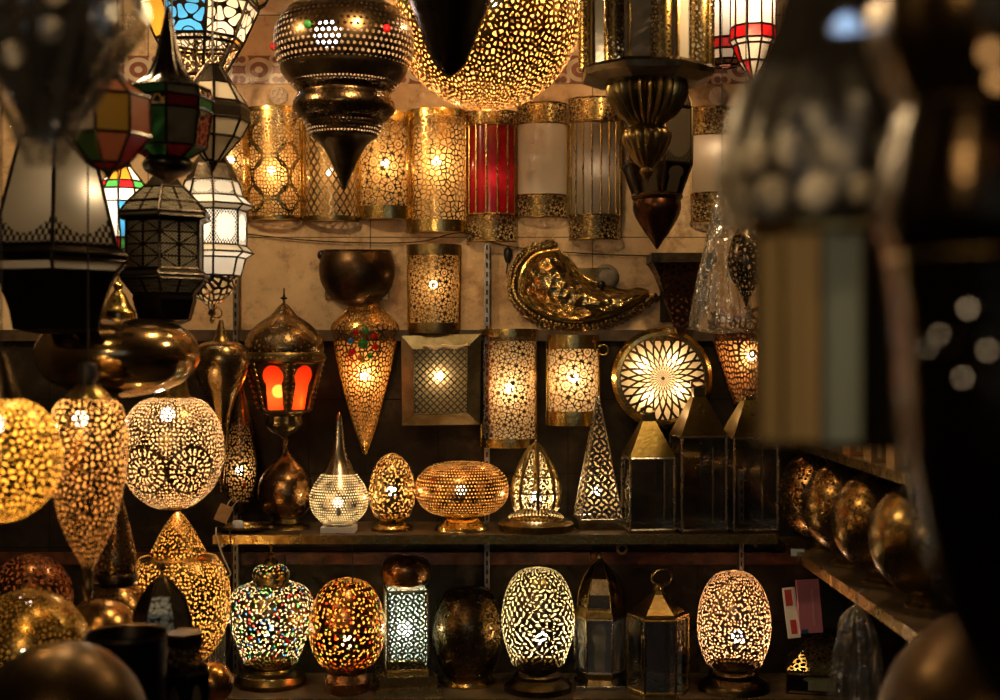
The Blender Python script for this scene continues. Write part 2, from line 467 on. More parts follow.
# ------------------------------------------------------------------ the setting
def struct(o): o['kind'] = 'structure'; return o
def slab(name, mat, x0, y0, z0, x1, y1, z1):
    m = MB(); m.box(x0, y0, z0, x1, y1, z1); return struct(m.build(name, mat))
def wall_mat():
    m = newmat('stained_plaster_slabs'); co = OBJ()
    s = nd('ShaderNodeSeparateXYZ'); link(co, s.inputs[0]); x, z = E(s.outputs[0]), E(s.outputs[2])
    n = noise(2.6, 8, co, .62); n2 = noise(14, 5, co, .7)
    c1 = ramp(n.outputs[0], [(.30, (.36, .22, .11)), (.46, (.64, .44, .25)), (.70, (.78, .58, .36))])
    c2 = ramp(n2.outputs[0], [(.34, (.42, .34, .27)), (.5, (.9, .88, .85)), (.7, (1, 1, 1))])
    mx = nd('ShaderNodeMix', data_type='RGBA', blend_type='MULTIPLY'); mx.inputs[0].default_value = .8
    link(c1, mx.inputs[6]); link(c2, mx.inputs[7])
    line = emin(eabs(fc((x + .42) / .72)) * .72, eabs(fc((z - 1.965) / .72)) * .72) < .0016
    mj = nd('ShaderNodeMix', data_type='RGBA'); link(line, mj.inputs[0]); link(mx.outputs[2], mj.inputs[6]); mj.inputs[7].default_value = (.12, .075, .045, 1)
    p = nd('ShaderNodeBsdfPrincipled'); p.inputs['Roughness'].default_value = .62; p.inputs['Specular IOR Level'].default_value = .25
    link(mj.outputs[2], p.inputs['Base Color']); link(bump(n2.outputs[0], .25, .006), p.inputs['Normal'])
    out(p.outputs[0]); return m
def low_wall_mat():
    m = newmat('dark_painted_boards'); co = OBJ()
    s = nd('ShaderNodeSeparateXYZ'); link(co, s.inputs[0]); x, z = E(s.outputs[0]), E(s.outputs[2])
    n = noise(7, 7, co, .65)
    c = ramp(n.outputs[0], [(.3, (.008, .006, .0045)), (.55, (.022, .015, .009)), (.75, (.06, .041, .024))])
    line = emin(eabs(fc((x + .2) / .42)) * .42, eabs(fc(z / .24)) * .24) < .002
    mj = nd('ShaderNodeMix', data_type='RGBA'); link(line, mj.inputs[0]); link(c, mj.inputs[6]); mj.inputs[7].default_value = (.006, .005, .004, 1)
    p = nd('ShaderNodeBsdfPrincipled'); p.inputs['Roughness'].default_value = .7; p.inputs['Specular IOR Level'].default_value = .06
    link(mj.outputs[2], p.inputs['Base Color']); link(bump(n.outputs[0], .35, .006), p.inputs['Normal']); out(p.outputs[0]); return m
def frieze_mat():
    m = newmat('painted_tile_frieze'); co = OBJ()
    s = nd('ShaderNodeSeparateXYZ'); link(co, s.inputs[0]); x, z = E(s.outputs[0]), E(s.outputs[2])
    a = fc(x / .13); zz = (z - wz(70, WALL)) / .09
    scroll = elen(a / .34, zz / .42); sc2 = elen((eabs(a) - .42) / .16, (eabs(zz) - .36) / .22)
    mask = emax(band(scroll, .85, .18), emax(band(sc2, .8, .25), elen(a / .1, zz / .12) < 1.0))
    edge = eabs(zz) > .58
    h = emax(mask, edge * (eabs(fc(x / .018)) < .3))
    mj = nd('ShaderNodeMix', data_type='RGBA'); link(h, mj.inputs[0]); mj.inputs[6].default_value = (.20, .065, .038, 1); mj.inputs[7].default_value = (.48, .36, .25, 1)
    p = nd('ShaderNodeBsdfPrincipled'); p.inputs['Roughness'].default_value = .3
    link(mj.outputs[2], p.inputs['Base Color']); out(p.outputs[0]); return m
DARKW = plain('sooty_plaster', (.045, .032, .022), .8, nscale=5)
FLOORM = plain('worn_floor_tile', (.06, .045, .034), .5, nscale=4)
TERRA = plain('terracotta_tile', (.075, .022, .009), .6, nscale=22, var=.8)
LEDGE = WALL - .0
zl = wz(333, WALL)
slab('wall_back', wall_mat(), -1.85, WALL, zl, 1.85, WALL + .1, CEIL)
slab('wall_back_lower', low_wall_mat(), -1.85, WALL, 0, 1.85, WALL + .1, zl)
slab('wall_left', DARKW, -1.95, -.6, 0, -1.85, WALL + .1, CEIL)
slab('wall_right', DARKW, 1.85, -.6, 0, 1.95, WALL + .1, CEIL)
slab('ceiling', DARKW, -1.95, -.6, CEIL, 1.95, WALL + .1, CEIL + .08)
slab('floor', FLOORM, -1.95, -3, -.06, 1.95, WALL + .1, 0)
slab('trim_1', frieze_mat(), -1.85, WALL - .006, wz(84, WALL), 1.85, WALL, wz(56, WALL))
slab('trim_2', WOOD, -1.85, WALL - .022, wz(341, WALL), 1.85, WALL, wz(330, WALL))
slab('trim_3', TERRA, -1.85, WALL - .012, wz(564, WALL), 1.85, WALL, wz(552, WALL))

SH1, SH2, LT = 1.047, .558, .62      # tops of the middle shelf, the lower shelf and the left table
def board(name, label, x0, y0, x1, y1, ztop, th=.02, mat=WOOD, cat='shelf', lip=None, legs=False):
    o = bpy.data.objects.new(name, None); C.objects.link(o); o.location = ((x0+x1)/2, (y0+y1)/2, ztop - th); tag(o, label, cat)
    hx, hy = (x1-x0)/2, (y1-y0)/2
    m = MB(); m.box(-hx, -hy, 0, hx, hy, th); b = m.build('shelf_panel', mat, o)
    q = b.modifiers.new('bevel', 'BEVEL'); q.width = .003; q.segments = 2
    if lip:
        m = MB()
        if lip == 'front': m.box(-hx, -hy - .004, -.006, hx, -hy, th + .001)
        else: m.box(-hx - .004, -hy, -.006, -hx, hy, th + .001)
        m.build('edge_strip', BRASS, o)
    if legs:
        for sx in (-1, 1):
            for sy in (-1, 1):
                m = MB(); m.box(sx*(hx-.03)-.02, sy*(hy-.03)-.02, -(ztop-th), sx*(hx-.03)+.02, sy*(hy-.03)+.02, 0); m.build('leg', WOOD, o)
    return o
board('shelf_board', 'dark shelf board in the middle carrying lit lamps and three glass lanterns', wx(213, 3.98), 3.98, wx(778, 3.98), WALL - .024, SH1, lip='front')
board('shelf_board', 'lowest dark shelf board along the bottom edge, egg lamps standing on it', wx(206, 3.98), 3.98, wx(890, 3.98), WALL - .014, SH2, lip='front')
board('side_shelf', 'shelf along the right side holding the row of brass globes', .885, 2.5, 1.84, WALL - .03, 1.0, .022, lip='side')
board('side_shelf', 'upper right side shelf with small boxes, just over the brass globes', .90, 2.7, 1.84, WALL - .03, 1.325, .018, lip='side')
board('counter', 'wooden counter under the crowded lamps at bottom left', -1.84, 1.7, -.52, 3.62, LT, .03, cat='counter', legs=True)
board('stool', 'low dark stool carrying the large blurred globe at bottom right', .35, 1.7, 1.05, 2.35, .80, .03, cat='stool', legs=True)
# slotted steel uprights that carry the shelves
def upright(px, y0, y1, label):
    t = T('shelf_upright', label, 'shelf upright', px, y1, WALL - .025, 'slotted uprights of the shelving')
    ch = t.box('channel', px - 2.6, y0, px + 2.6, y1, -3, 7, STEEL, bev=.001)
    m = MB(); n = int((y1 - y0) / 9)
    for i in range(n):
        a = t.L(px - .9, y0 + 6 + i*9, -3.35); b = t.L(px + .9, y0 + 1 + i*9, -2.9); m.box(a[0], a[1], a[2], b[0], b[1], b[2])
    m.build('slots', BLACK, ch)
upright(236, 185, 690, 'slotted steel upright on the left, beside the white glass lantern')
upright(487, 244, 690, 'slotted steel upright in the middle, left of the ornate brass dish')
upright(741, 470, 690, 'slotted steel upright on the right, behind the egg lamp')
# brackets under the boards
for px in (238, 487, 741):
    for zt, nm in ((SH1 - .02, 'middle'), (SH2 - .02, 'lowest')):
        m = MB(); d = WALL - .05
        m.box(-.004, -.25, -.022, .004, 0, 0); o = m.build('shelf_bracket', STEEL, None, (wx(px, d), d, zt))
        tag(o, {238: 'left', 487: 'central', 741: 'right'}[px] + ' steel bracket beneath the ' + nm + ' shelf', 'shelf bracket', 'brackets under the shelves')
# wire strung along the plaster
m = MB(); pts = [(245,234),(300,240),(360,243),(420,242),(462,233),(505,246),(560,252),(610,255),(652,256)]
m.tube([(wx(a, WALL), WALL - .012, wz(b, WALL)) for a, b in spl(pts, 5)], .0022, 6)
tag(m.build('wire', RUBBER), 'thin dark wire strung across the bare plaster', 'wire')

# ------------------------------------------------------------------ wall lamps, half round against the plaster
TIN = plain('raw_inner_plate', (.62, .42, .19), .6)
TINW = plain('pale_inner_plate', (.78, .66, .46), .6)
def sconce(label, cx, hw, y0, y1, mat, top=8, bot=8, bandm=GOLD, glow=0, by=None, tilt=0, hw2=None, sy=.72, group=None, plate=None, col=(1, .64, .28), strips=True, name='wall_lamp', br=3.5):
    t = T(name, label, 'wall lamp', cx, y1, WALL - .008, group, tilt=tilt); h2 = hw2 or hw
    f = lambda y: hw + (h2 - hw) * (y - y0) / (y1 - y0)
    t.lathe('shade', [(hw, y0), (f((y0+y1)/2), (y0+y1)/2), (h2, y1)], mat, False, 64, True, sy)
    for a, b, on in ((y0, y0 + top, top), (y1 - bot, y1, bot)):
        if on: t.lathe('band', [(f(a) - .6, a), (f(a) + .7, a), (f(a) + .9, (a+b)/2), (f(b) + .7, b), (f(b) - .6, b)], bandm, False, 64, True, sy)
    if strips:
        for sg in (-1, 1): t.tube('side_strip', [(cx + sg*hw, y0, -.6), (cx + sg*h2, y1, -.6)], 1.5, GOLD)
    t.box('back_plate', cx - min(hw, h2), y0 + 1, cx + min(hw, h2), y1 - 1, .3, 1.6, plate or TIN)
    if glow: t.bulb(cx, by or (y0+y1)/2, br*.8, lum(glow, hw*.62, br), col, -hw*.45, vis=1.3)
    return t
PF1 = perf('pierced_flowers', p_quasi(.0185, .85, .3), (.42, .27, .10), .28, .45)
PF2 = perf('pierced_flowers_fine', p_flower(.042, 8, .17), (.60, .42, .18), .28, .45)
PV1 = perf('pierced_scales_fine', p_voro(.0165, .13), (.46, .30, .11), .28, .4)
PV2 = perf('pierced_scales', p_voro(.018, .12), (.60, .40, .15), .28, .45)
PL1 = perf('pierced_diamonds', p_lattice(.025, .15, 1.5), (.36, .25, .12), .32, .5)
PC1 = perf('pierced_circles', p_circles(.135, .0125, .14), (.42, .30, .12), .3, .45)
PQ1 = perf('pierced_arabesque', p_quasi(.0150, 1.0, .1), (.42, .27, .10), .28, .45)
PQ2 = perf('pierced_arabesque_bold', p_girih(.06), (.62, .42, .17), .26, .4)
PQD = perf('pierced_arabesque_dark', p_quasi(.0165, 1.1, .1), (.28, .19, .08), .34, .5)
PBAND = perf('pierced_band', p_quasi(.0150, 1.2, .0), (.24, .165, .06), .3, .5, (.3, .2, .08))

sconce('wall lamp pierced in large circles, first whole one of the top row', 275, 29, 109, 221, PC1, 5, 4, glow=1.1, by=172, tilt=-.03, hw2=27)
sconce('narrow gold wall lamp half hidden behind the white lantern at top left', 232, 17, 122, 200, PF2, 6, 6, glow=.5)
sconce('wall lamp pierced in diamond lattice, behind the tip of the big pendant', 331, 27, 125, 222, PL1, 6, 5, DBRASS, glow=.14)
sconce('gold wall lamp pierced with flowers, between diamond lattice lamp and brightest scale lamp', 386, 27, 114, 220, PF1, 9, 13, glow=.8, by=165)
sconce('brightly lit wall lamp with fine scale piercing and a white hot spot, top row', 437, 29, 111, 233, PV1, 8, 12, glow=1.4, by=163, br=4)
def glass_sconce(label, cx, hw, y0, y1, glassm, bt, bb, ribs, glow, by, col=(1, .66, .32), ribm=BRASS):
    t = T('wall_lamp', label, 'wall lamp', cx, y1, WALL - .008); sy = .72
    t.lathe('glass_panel', [(hw - 1, y0 + bt - 2), (hw - 1, (y0+y1)/2), (hw - 1, y1 - bb + 2)], glassm, False, 64, True, sy)
    t.lathe('band', [(hw, y0), (hw + .3, y0 + bt/2), (hw, y0 + bt)], PBAND, False, 64, True, sy)
    t.lathe('band', [(hw, y1 - bb), (hw + .3, y1 - bb/2), (hw, y1)], PBAND, False, 64, True, sy)
    for yy in (y0, y0 + bt, y1 - bb, y1):
        t.tube('rim', [(cx + hw*sin(a), yy, -hw*sy*cos(a)) for a in [(-.5 + i/20)*pi for i in range(21)]], .9, BRASS)
    for i in range(ribs + 1):
        a = (-.5 + i/ribs)*pi if ribs else 0
        if ribs: t.tube('rib', [(cx + hw*sin(a), y0 + bt, -hw*sy*cos(a)), (cx + hw*sin(a), y1 - bb, -hw*sy*cos(a))], .9, ribm)
    t.box('back_plate', cx - hw, y0 + 1, cx + hw, y1 - 1, .3, 1.6, TIN)
    if glow: t.bulb(cx, by, 3.5, lum(glow, hw*.62, 3.5), col, -hw*.3)
    return t
glass_sconce('wall lamp of red glass strips between pierced brass bands', 492, 25, 113, 242, CRIMSON_G, 14, 27, 7, .16, 180)
glass_sconce('white opal wall lamp with pierced brass bands, right of the red glass one', 542, 25, 105, 218, WHITE_G, 20, 22, 0, 0, 160)
glass_sconce('wall lamp of smoky glass strips and brass ribs, left of the dark spade lantern', 595, 26, 100, 240, GREY_G, 24, 24, 9, .08, 170)
glass_sconce('beige opal wall lamp with pierced bands, rightmost of the top row', 714, 23, 109, 222, CREAM_G, 27, 28, 0, .12, 150)
# middle row
sconce('cylinder wall lamp alone on the bare plaster, dark bands, pierced lattice', 434, 26, 245, 333, PQ1, 11, 10, DBRASS, glow=.38, by=285, hw2=25)
sconce('tall brilliantly lit half-cylinder wall lamp, right of the square framed lamp', 509, 27, 329, 447, PQ1, 8, 9, GOLD, glow=1.2, by=388, plate=TINW, br=4)
t = sconce('short cylinder wall lamp with flower piercing and broad gold bands', 573, 26, 335, 425, PF1, 14, 14, GOLD, glow=1.25, by=378, plate=TINW, br=4)
t.ring('hanging_ring', 603, 350, 5, 5, .8, BRASS, -4)
# dark bowl
t = T('wall_lamp', 'unlit dark copper bowl-shaped wall lamp above the gold leaf-shaped one', 'wall lamp', 357, 305, WALL - .008)
t.lathe('bowl', [(33, 251), (36, 258), (38, 268), (36, 282), (28, 296), (16, 304), (2, 307)], perf('dark_bowl_sheet', p_limit(p_dots(.011, .26), .05, .13), (.10, .062, .034), .42, .5, (.05, .03, .02)), half=True, sy=.8)
t.tube('rim', [(357 + 33*sin(a), 251 + 1.2*cos(a), -33*.8*cos(a)) for a in [(-.5 + i/20)*pi for i in range(21)]], 1.2, BRONZE)
t.box('back_plate', 325, 252, 389, 300, .3, 1.5, BRONZE)
t = T('wall_plug', 'small dark plug fixed on the plaster left of the dark bowl lamp', 'plug', 322, 262, WALL - .004)
t.ball('plug_body', 322, 255, 5, DARKP); t.tube('prong', [(322, 255, 0), (328, 250, -3)], 1.2, DARKP)
t = T('wall_plug', 'dark pear-shaped switch on plaster left of the ornate brass dish', 'switch', 508, 262, WALL - .004)
t.lathe('switch_body', [(1, 247), (4, 250), (4.5, 256), (2, 263)], DARKP, half=True); t.tube('lead', [(508, 262, -1), (506, 274, -1)], .6, RUBBER)
# leaf-shaped gold lamp with coloured stones
PLEAF = perf('leaf_lamp_sheet', p_voro(.0165, .16), (.80, .48, .12), .24, .45, (.85, .48, .12))
t = T('wall_lamp', 'gold leaf-shaped wall lamp tapering to a point, set with coloured stones', 'wall lamp', 365, 453, WALL - .008)
prof = [(1, 293), (10, 298), (15, 308), (24, 316), (33, 327), (31, 342), (26, 368), (19, 398), (11, 426), (4, 446), (.6, 454)]
t.lathe('shade', prof, PLEAF, half=True, sy=.62)
t.tube('edge_strip', [(365 - r, y, -1) for r, y in spl(prof)], 1.1, GOLD); t.tube('edge_strip', [(365 + r, y, -1) for r, y in spl(prof)], 1.1, GOLD)
t.lathe('back_plate', [(r*.96, y) for r, y in prof[1:-1]], TIN, half=True, sy=.03)
t.ring('stone_ring', 365, 344, 17, 19, .8, GOLD, -20)
gems = {'red': RED_G, 'green': GREEN_G, 'blue': BLUE_G, 'amber': AMBER_G}
def gem(t, px, py, dy, r, col):
    o = t.ball('glass_stone', px, py, r, gems[col], dy, t.main); o['label'] = col + ' glass stone'
gem(t, 365, 344, -21, 5, 'green')
for i in range(8):
    a = 2*pi*i/8 + .2; gem(t, 365 + 12.5*cos(a), 344 + 14*sin(a), -20 + 2.5*abs(cos(a)), 3.2, ['red', 'green', 'amber', 'red', 'blue', 'red', 'green', 'red'][i])
t.bulb(365, 375, 3, lum(1.6, 17, 3.5), (1, .62, .26), -7)
# square framed lamp
t = T('wall_lamp', 'square wall lamp with wide metal frame around a glowing mesh', 'wall lamp', 441, 425, WALL - .008)
m = MB(); o4 = [(402, 336), (481, 334), (480, 424), (403, 425)]; i4 = [(414, 349), (468, 347), (467, 412), (415, 414)]
for k in range(4):
    a, b, c, d_ = o4[k], o4[(k+1) % 4], i4[(k+1) % 4], i4[k]
    q = [t.L(*a, -12), t.L(*b, -12), t.L(*c, -17), t.L(*d_, -17)]; bk = [t.L(*a, 1), t.L(*b, 1), t.L(*c, -4), t.L(*d_, -4)]
    b0 = len(m.v); m.v += q + bk
    for ids in ((3, 2, 1, 0), (0, 1, 5, 4), (2, 3, 7, 6), (1, 2, 6, 5), (3, 0, 4, 7)): m.quad([b0 + z for z in ids], [(0, 0)]*4, [(0, 0)]*4, 0, False)
m.build('frame', metal('frame_metal', (.17, .145, .085), .55, .5, 14), t.o)
t.box('mesh_panel', 415, 349, 467, 413, -9, -8.6, perf('square_mesh', p_lattice(.022, .14), (.26, .18, .07), .3, .4, (.7, .5, .24)), bev=.0001)
t.box('back_plate', 406, 340, 476, 420, .2, 1.2, TIN)
t.bulb(439, 376, 3, lum(.42, 20, 3.2), (1, .80, .50), -4)
m = MB(); pts = [(414, 350, -18), (424, 346, -19), (436, 349, -19), (444, 345, -20), (455, 348, -19), (468, 345, -18)]
tt = T('twine_bundle', 'cream twine lying across the top of the square framed lamp', 'twine', 441, 349, WALL - .008)
for k in range(4): tt.tube('strand', [(a, b + R.uniform(-1.5, 1.5), c) for a, b, c in pts[1:]], .7, TWINE)
# round lamp
t = T('wall_lamp', 'round wall lamp with a large glowing pierced rosette and gold rim', 'wall lamp', 661, 378, WALL - .008)
t.disc('rosette', 661, 378, [(0, 17), (12, 16.6), (25, 15.5), (38, 13), (42, 12)], perf('rosette_sheet', p_rosette(.137, 24, 10.5, .40), (.10, .07, .03), .34, .5, (.6, .42, .2)), 96)
t.disc('rim', 661, 378, [(42, 12.5), (46, 12), (50, 8), (51, 2), (50, 0)], GOLD, 96)
t.disc('back_plate', 661, 378, [(0, .8), (49, .8)], TINW, 64)
for q in range(4): t.bulb(661 + 22*cos(q*pi/2 + .6), 378 + 22*sin(q*pi/2 + .6), 2, lum(.34, 24, 4), (1, .72, .40), -7, vis=1)
# fan-shaped lamp with a bright star
PFAN = perf('fan_lamp_holes', p_spots(.0185, [(.004, .172)], .2, .06), (.30, .165, .08), .32, .5, (.8, .36, .12))
t = T('wall_lamp', 'fan-shaped pierced copper wall lamp with a glowing star', 'wall lamp', 748, 404, WALL - .008)
t.lathe('shade', [(40, 319), (38, 328), (31, 352), (22, 378), (13, 404)], PFAN, half=True, sy=.6)
m = MB(); P0 = [t.L(748 + 40*sin(a), 319 - 13*abs(cos(3*a))*(.5 + .5*cos(a)), -40*.6*cos(a)) for a in [(-.5 + i/36)*pi for i in range(37)]]
P1 = [t.L(748 + 40*sin(a), 320, -40*.6*cos(a)) for a in [(-.5 + i/36)*pi for i in range(37)]]
m.grid([P0, P1], lambda i, j: (j*.006, .02*i)); m.build('scalloped_top', perf('scallop_sheet', p_voro(.02, .14), (.30, .165, .08), .32, .5), t.o)
for sg in (-1, 1): t.tube('side_strip', [(748 + sg*40, 319, -.5), (748 + sg*38, 328, -.5), (748 + sg*31, 352, -.5), (748 + sg*22, 378, -.5), (748 + sg*13, 404, -.5)], 1, COPPER)
t.lathe('back_plate', [(38, 321), (30, 352), (21, 378), (12, 402)], TIN, False, half=True, sy=.03)
t.bulb(750, 356, 3.2, lum(1.3, 16, 3.2), (1, .66, .34), -9)
# flared dark wooden lamp
PDK = perf('dark_flared_sheet', p_voro(.02, .2), (.13, .06, .035), .4, .4, (.14, .06, .03))
t = T('wall_lamp', 'unlit dark wall lamp flaring upward from a narrow foot, right of the brass dish', 'wall lamp', 676, 328, WALL - .008)
t.prism('shade', 4, [(42, 266), (34, 276), (24, 296), (15, 315), (9, 328)], PDK, pi/4, sy=.8)
t.prism('rim', 4, [(44, 257), (44, 266)], BRONZE, pi/4, sy=.8, cap0=True)
t.prism('foot', 4, [(9, 326), (5, 334), (1, 340)], COPPER, pi/4)
for o in t.o.children: o.location.y = -.11
t.box('back_plate', 660, 262, 692, 322, -1, 1.5, BRONZE)
# ornate crescent dish
t = T('ornate_dish', 'ornate gold crescent-shaped dish with beaded scroll fringe, mounted on the plaster', 'dish', 582, 333, WALL - .008)
O = spl([(558, 250), (536, 255), (523, 271), (521, 293), (537, 311), (566, 321), (600, 318), (629, 306), (648, 294)], 8)
I = spl([(560, 252), (567, 257), (574, 266), (582, 276), (595, 283), (610, 288), (626, 291), (638, 289), (648, 292)], 8)
n = len(O); P = []
for i in range(n):
    ti = i/(n-1); row = []
    for k in range(13):
        w = k/12; b = 26*sin(pi*min(1, w*1.02))**.8 * (sin(pi*min(max(ti, .02), .98))**.6)
        row.append(t.L(O[i][0]*(1-w) + I[i][0]*w, O[i][1]*(1-w) + I[i][1]*w, -4 - b))
    P.append(row)
def dish_mat():
    m = newmat('engraved_gilt'); v = voro(.028, 'F1', .9); n = noise(60, 4)
    out(metal_sh((.62, .45, .19), .2, .65, 30, 0, E(v.outputs[0]) * 1.2 + E(n.outputs[0]) * .4)); return m
m = MB(); m.grid(P, lambda i, j: (i*.01, j*.01), flip=False); m.build('bowl', dish_mat(), t.o)
t.tube('rim', [(a, b, -5) for a, b in O], [1.8 + .8*sin(pi*i/(n-1)) for i in range(n)], GOLD); t.tube('rim', [(a, b, -5) for a, b in I], 1.6, GOLD)
m = MB()
for i in range(0, n, 1):
    x, y = O[i]; cx_, cy_ = 583, 278; dx, dy = x - cx_, (y - cy_)*1.4; l = math.hypot(dx, dy); dx, dy = dx/l, dy/l
    for (f, r, zz) in ((6, 2.6, -6), (10.5, 2.0, -4)):
        c = t.L(x + dx*f + R.uniform(-.6, .6), y + dy*f*.8 + R.uniform(-.6, .6), zz); q = r*t.s
        m.lathe([(q*sin(pi*k/5), q*cos(pi*k/5)) for k in range(6)], 8, o=c)
    a = [t.L(x + dx*(4 + 9*k/5) + 2.5*sin(k*1.6 + i)*(-dy), y + dy*(4 + 9*k/5) + 2.5*sin(k*1.6 + i)*dx, -5 - 2*sin(k)) for k in range(6)]
    m.tube(a, .8*t.s, 5)
m.build('beaded_fringe', DBRASS, t.o)
t.box('back_plate', 540, 268, 610, 312, -4, 1.6, DBRASS)
t = T('wall_boss', 'round grey plaster boss on the wall behind the brass dish', 'wall boss', 606, 290, WALL - .004)
t.disc('boss', 606, 277, [(0, 6), (7, 5.5), (11, 3.5), (13, 0)], plain('grey_boss', (.26, .21, .16), .7, nscale=40)); t.ball('cap', 601, 285, 4, DARKP, -8)
t = T('wall_medallion', 'small carved white medallion on plaster near the top right corner of wall', 'medallion', 718, 105, WALL - .004)
MED = plain('medallion_relief', (.55, .42, .30), .6)
t.disc('plaque', 718, 96, [(0, 1.5), (8, 1.2), (9, 0)], MED)
for a in range(5): t.ring('carved_curl', 718 + 5*cos(a*1.26), 96 + 5*sin(a*1.26), 2.6, 2.6, .7, MED, -2)
t = T('wall_medallion', 'carved white medallion on plaster at the left, above the circle-pierced wall lamp', 'medallion', 279, 105, WALL - .004)
t.disc('plaque', 279, 96, [(0, 1.5), (8, 1.2), (9, 0)], MED)
for a in range(5): t.ring('carved_curl', 279 + 5*cos(a*1.26), 96 + 5*sin(a*1.26), 2.6, 2.6, .7, MED, -2)
# curved small lamp low on the left
PCOB = perf('curved_lamp_sheet', p_limit(p_pebble(.0095, .34), .02, .30), (.12, .075, .04), .3, .5, (.6, .42, .2))
t = T('wall_lamp', 'dark curved wall lamp with pin-hole lights and a red stone, left of the onion lamp', 'wall lamp', 240, 512, WALL - .09)
t.lathe('shade', [(1, 384), (7, 405), (12, 432), (16, 460), (16, 482), (11, 500), (3, 513)], PCOB, half=True, sy=.8)
for sg in (-1, 1): t.tube('edge_strip', [(240 + sg*r, y, 0) for r, y in spl([(1, 384), (7, 405), (12, 432), (16, 460), (16, 482), (11, 500), (3, 513)])], .9, BRONZE)
gem(t, 247, 483, -12, 2.2, 'red')
t.box('back_plate', 231, 420, 249, 505, .5, 26, BRONZE); t.lathe('inner_plate', [(6, 410), (15, 460), (15, 480), (8, 502)], TIN, half=True, sy=.03)
t.bulb(241, 470, 3, lum(.4, 10, 3), (1, .8, .5), -5)

# ------------------------------------------------------------------ lamps on the middle shelf
def table_lamp(label, cx, d, z, prof, mat, base, bmat=DBRASS, glow=0, at=None, br=4, col=(1, .68, .34), cat='table lamp', name='table_lamp', smooth=True, half_r=None, seg=64, **kw):
    t = T(name, label, cat, cx, None, d, basez=z, **kw)
    t.lathe('shade', prof, mat, smooth, seg)
    b = list(base); b[-1] = (b[-1][0], t.by); t.lathe('base', b + [(1, t.by)], bmat, False)
    if glow:
        Rr = half_r or max(p[0] for p in prof) * .85
        t.bulb(at[0], at[1], br, lum(glow, Rr, br), col, dy=at[2] if len(at) > 2 else -Rr*.3)
        t.tube('lamp_holder', [(cx, at[1] + br + 8, 0), (at[0], at[1] + br - .5, at[2] if len(at) > 2 else -Rr*.3)], [2.6, 1.8], DARKP)
    return t
PONI = perf('onion_sheet', p_limit(p_dots(.0105, .25), .12, .16), (.34, .20, .09), .26, .45, (.3, .2, .1))
PTEAR = perf('pinholed_nickel', p_limit(p_dots(.0088, .27), .0, .18), (.62, .52, .36), .26, .35, (.85, .72, .48))
PEGG1 = perf('egg_pebble_gold', p_pebble(.0122, .36), (.44, .33, .13), .3, .5)
PELL = perf('pinholed_copper', p_dots(.0112, .25), (.52, .29, .11), .28, .35, (.75, .50, .22))
t = table_lamp('dull copper onion-shaped lamp, leftmost on the middle shelf', 286, 4.15, SH1,
    [(1, 436), (1.6, 447), (5, 455), (15, 464), (25, 477), (28, 491), (26, 504), (18, 515)], PONI, [(18, 515), (12, 518), (14, 522), (23, 526), (24, 532)])
t.lathe('finial', [(.4, 431), (1.6, 433), (.8, 436), (2.2, 440), (1.2, 446)], DBRASS)
t = table_lamp('pale nickel teardrop lamp with long thin neck, lit, on a small white block', 339, 4.06, SH1,
    [(2.6, 418), (4, 430), (6, 446), (10, 460), (18, 474), (27, 488), (29.5, 500), (26, 513), (15, 524)], PTEAR, [(15, 523), (13, 525), (13, 526)], SILVER, 1.5, (339, 502), 3.6, (1, .80, .52))
t.lathe('finial', [(.4, 412), (2, 415), (3, 419)], COPPER); t.box('plinth', 322, 525.5, 356, t.by, -13, 13, PAPERW)
t = table_lamp('small egg-shaped gold lamp with leafy holes, left of the wide oval lamp', 392, 4.1, SH1,
    [(2, 453), (11, 458), (19, 470), (23, 488), (22, 504), (17, 517)], PEGG1, [(16, 517), (11, 521), (17, 524), (21, 527), (20, 532)], BRASS, 1.1, (392, 491), 3.6)
t = table_lamp('wide oval copper lamp full of pin-holes, lying at the middle of the shelf', 462, 4.1, SH1,
    [(2, 461.5), (20, 462.5), (34, 467), (44, 477), (47, 489), (44, 501), (34, 511), (18, 516)], PELL, [(18, 515), (16, 518), (19, 521), (25, 525), (27, 529), (27, 532)], GOLD, 1.1, (461, 489), 3.6, half_r=30)
# ribbed dome lamp
t = T('table_lamp', 'brightest ribbed dome lamp with lacework windows, right of the oval lamp', 'table lamp', 536, None, 4.1, basez=SH1)
dp = [(1, 444), (9, 452), (17, 467), (22, 482), (23.5, 494), (21, 507)]
t.lathe('shade', dp, perf('lace_dome', p_quasi(.0125, 1.1, .1), (.20, .13, .05), .3, .4, (.92, .74, .44)))
for k in range(8):
    a = 2*pi*k/8 + .06; t.tube('rib', [(536 + r*1.02*sin(a), y, -r*1.02*cos(a)) for r, y in spl(dp, 4)], 1.9, DBRASS)
t.lathe('finial', [(.4, 439), (1.5, 441), (2.4, 445)], BRASS)
for yy, rr_ in ((476, 21), (492, 24)): t.tube('hoop', [(536 + rr_*sin(2*pi*i/32), yy, -rr_*cos(2*pi*i/32)) for i in range(32)], 1.0, DBRASS, True)
t.lathe('base_ring', [(21, 506), (24, 507), (22, 510), (20, 511), (25, 514), (28, 517), (27, 519)], perf('base_ring_sheet', p_rows(.013, .45), (.5, .34, .13), .3, .4, (.9, .7, .4)), False)
t.lathe('base', [(27, 518.5), (34, 520), (38, 523), (37, t.by), (1, t.by)], DBRASS, False)
t.bulb(536, 497, 4, lum(3.2, 18, 4), (1, .80, .48), -3)
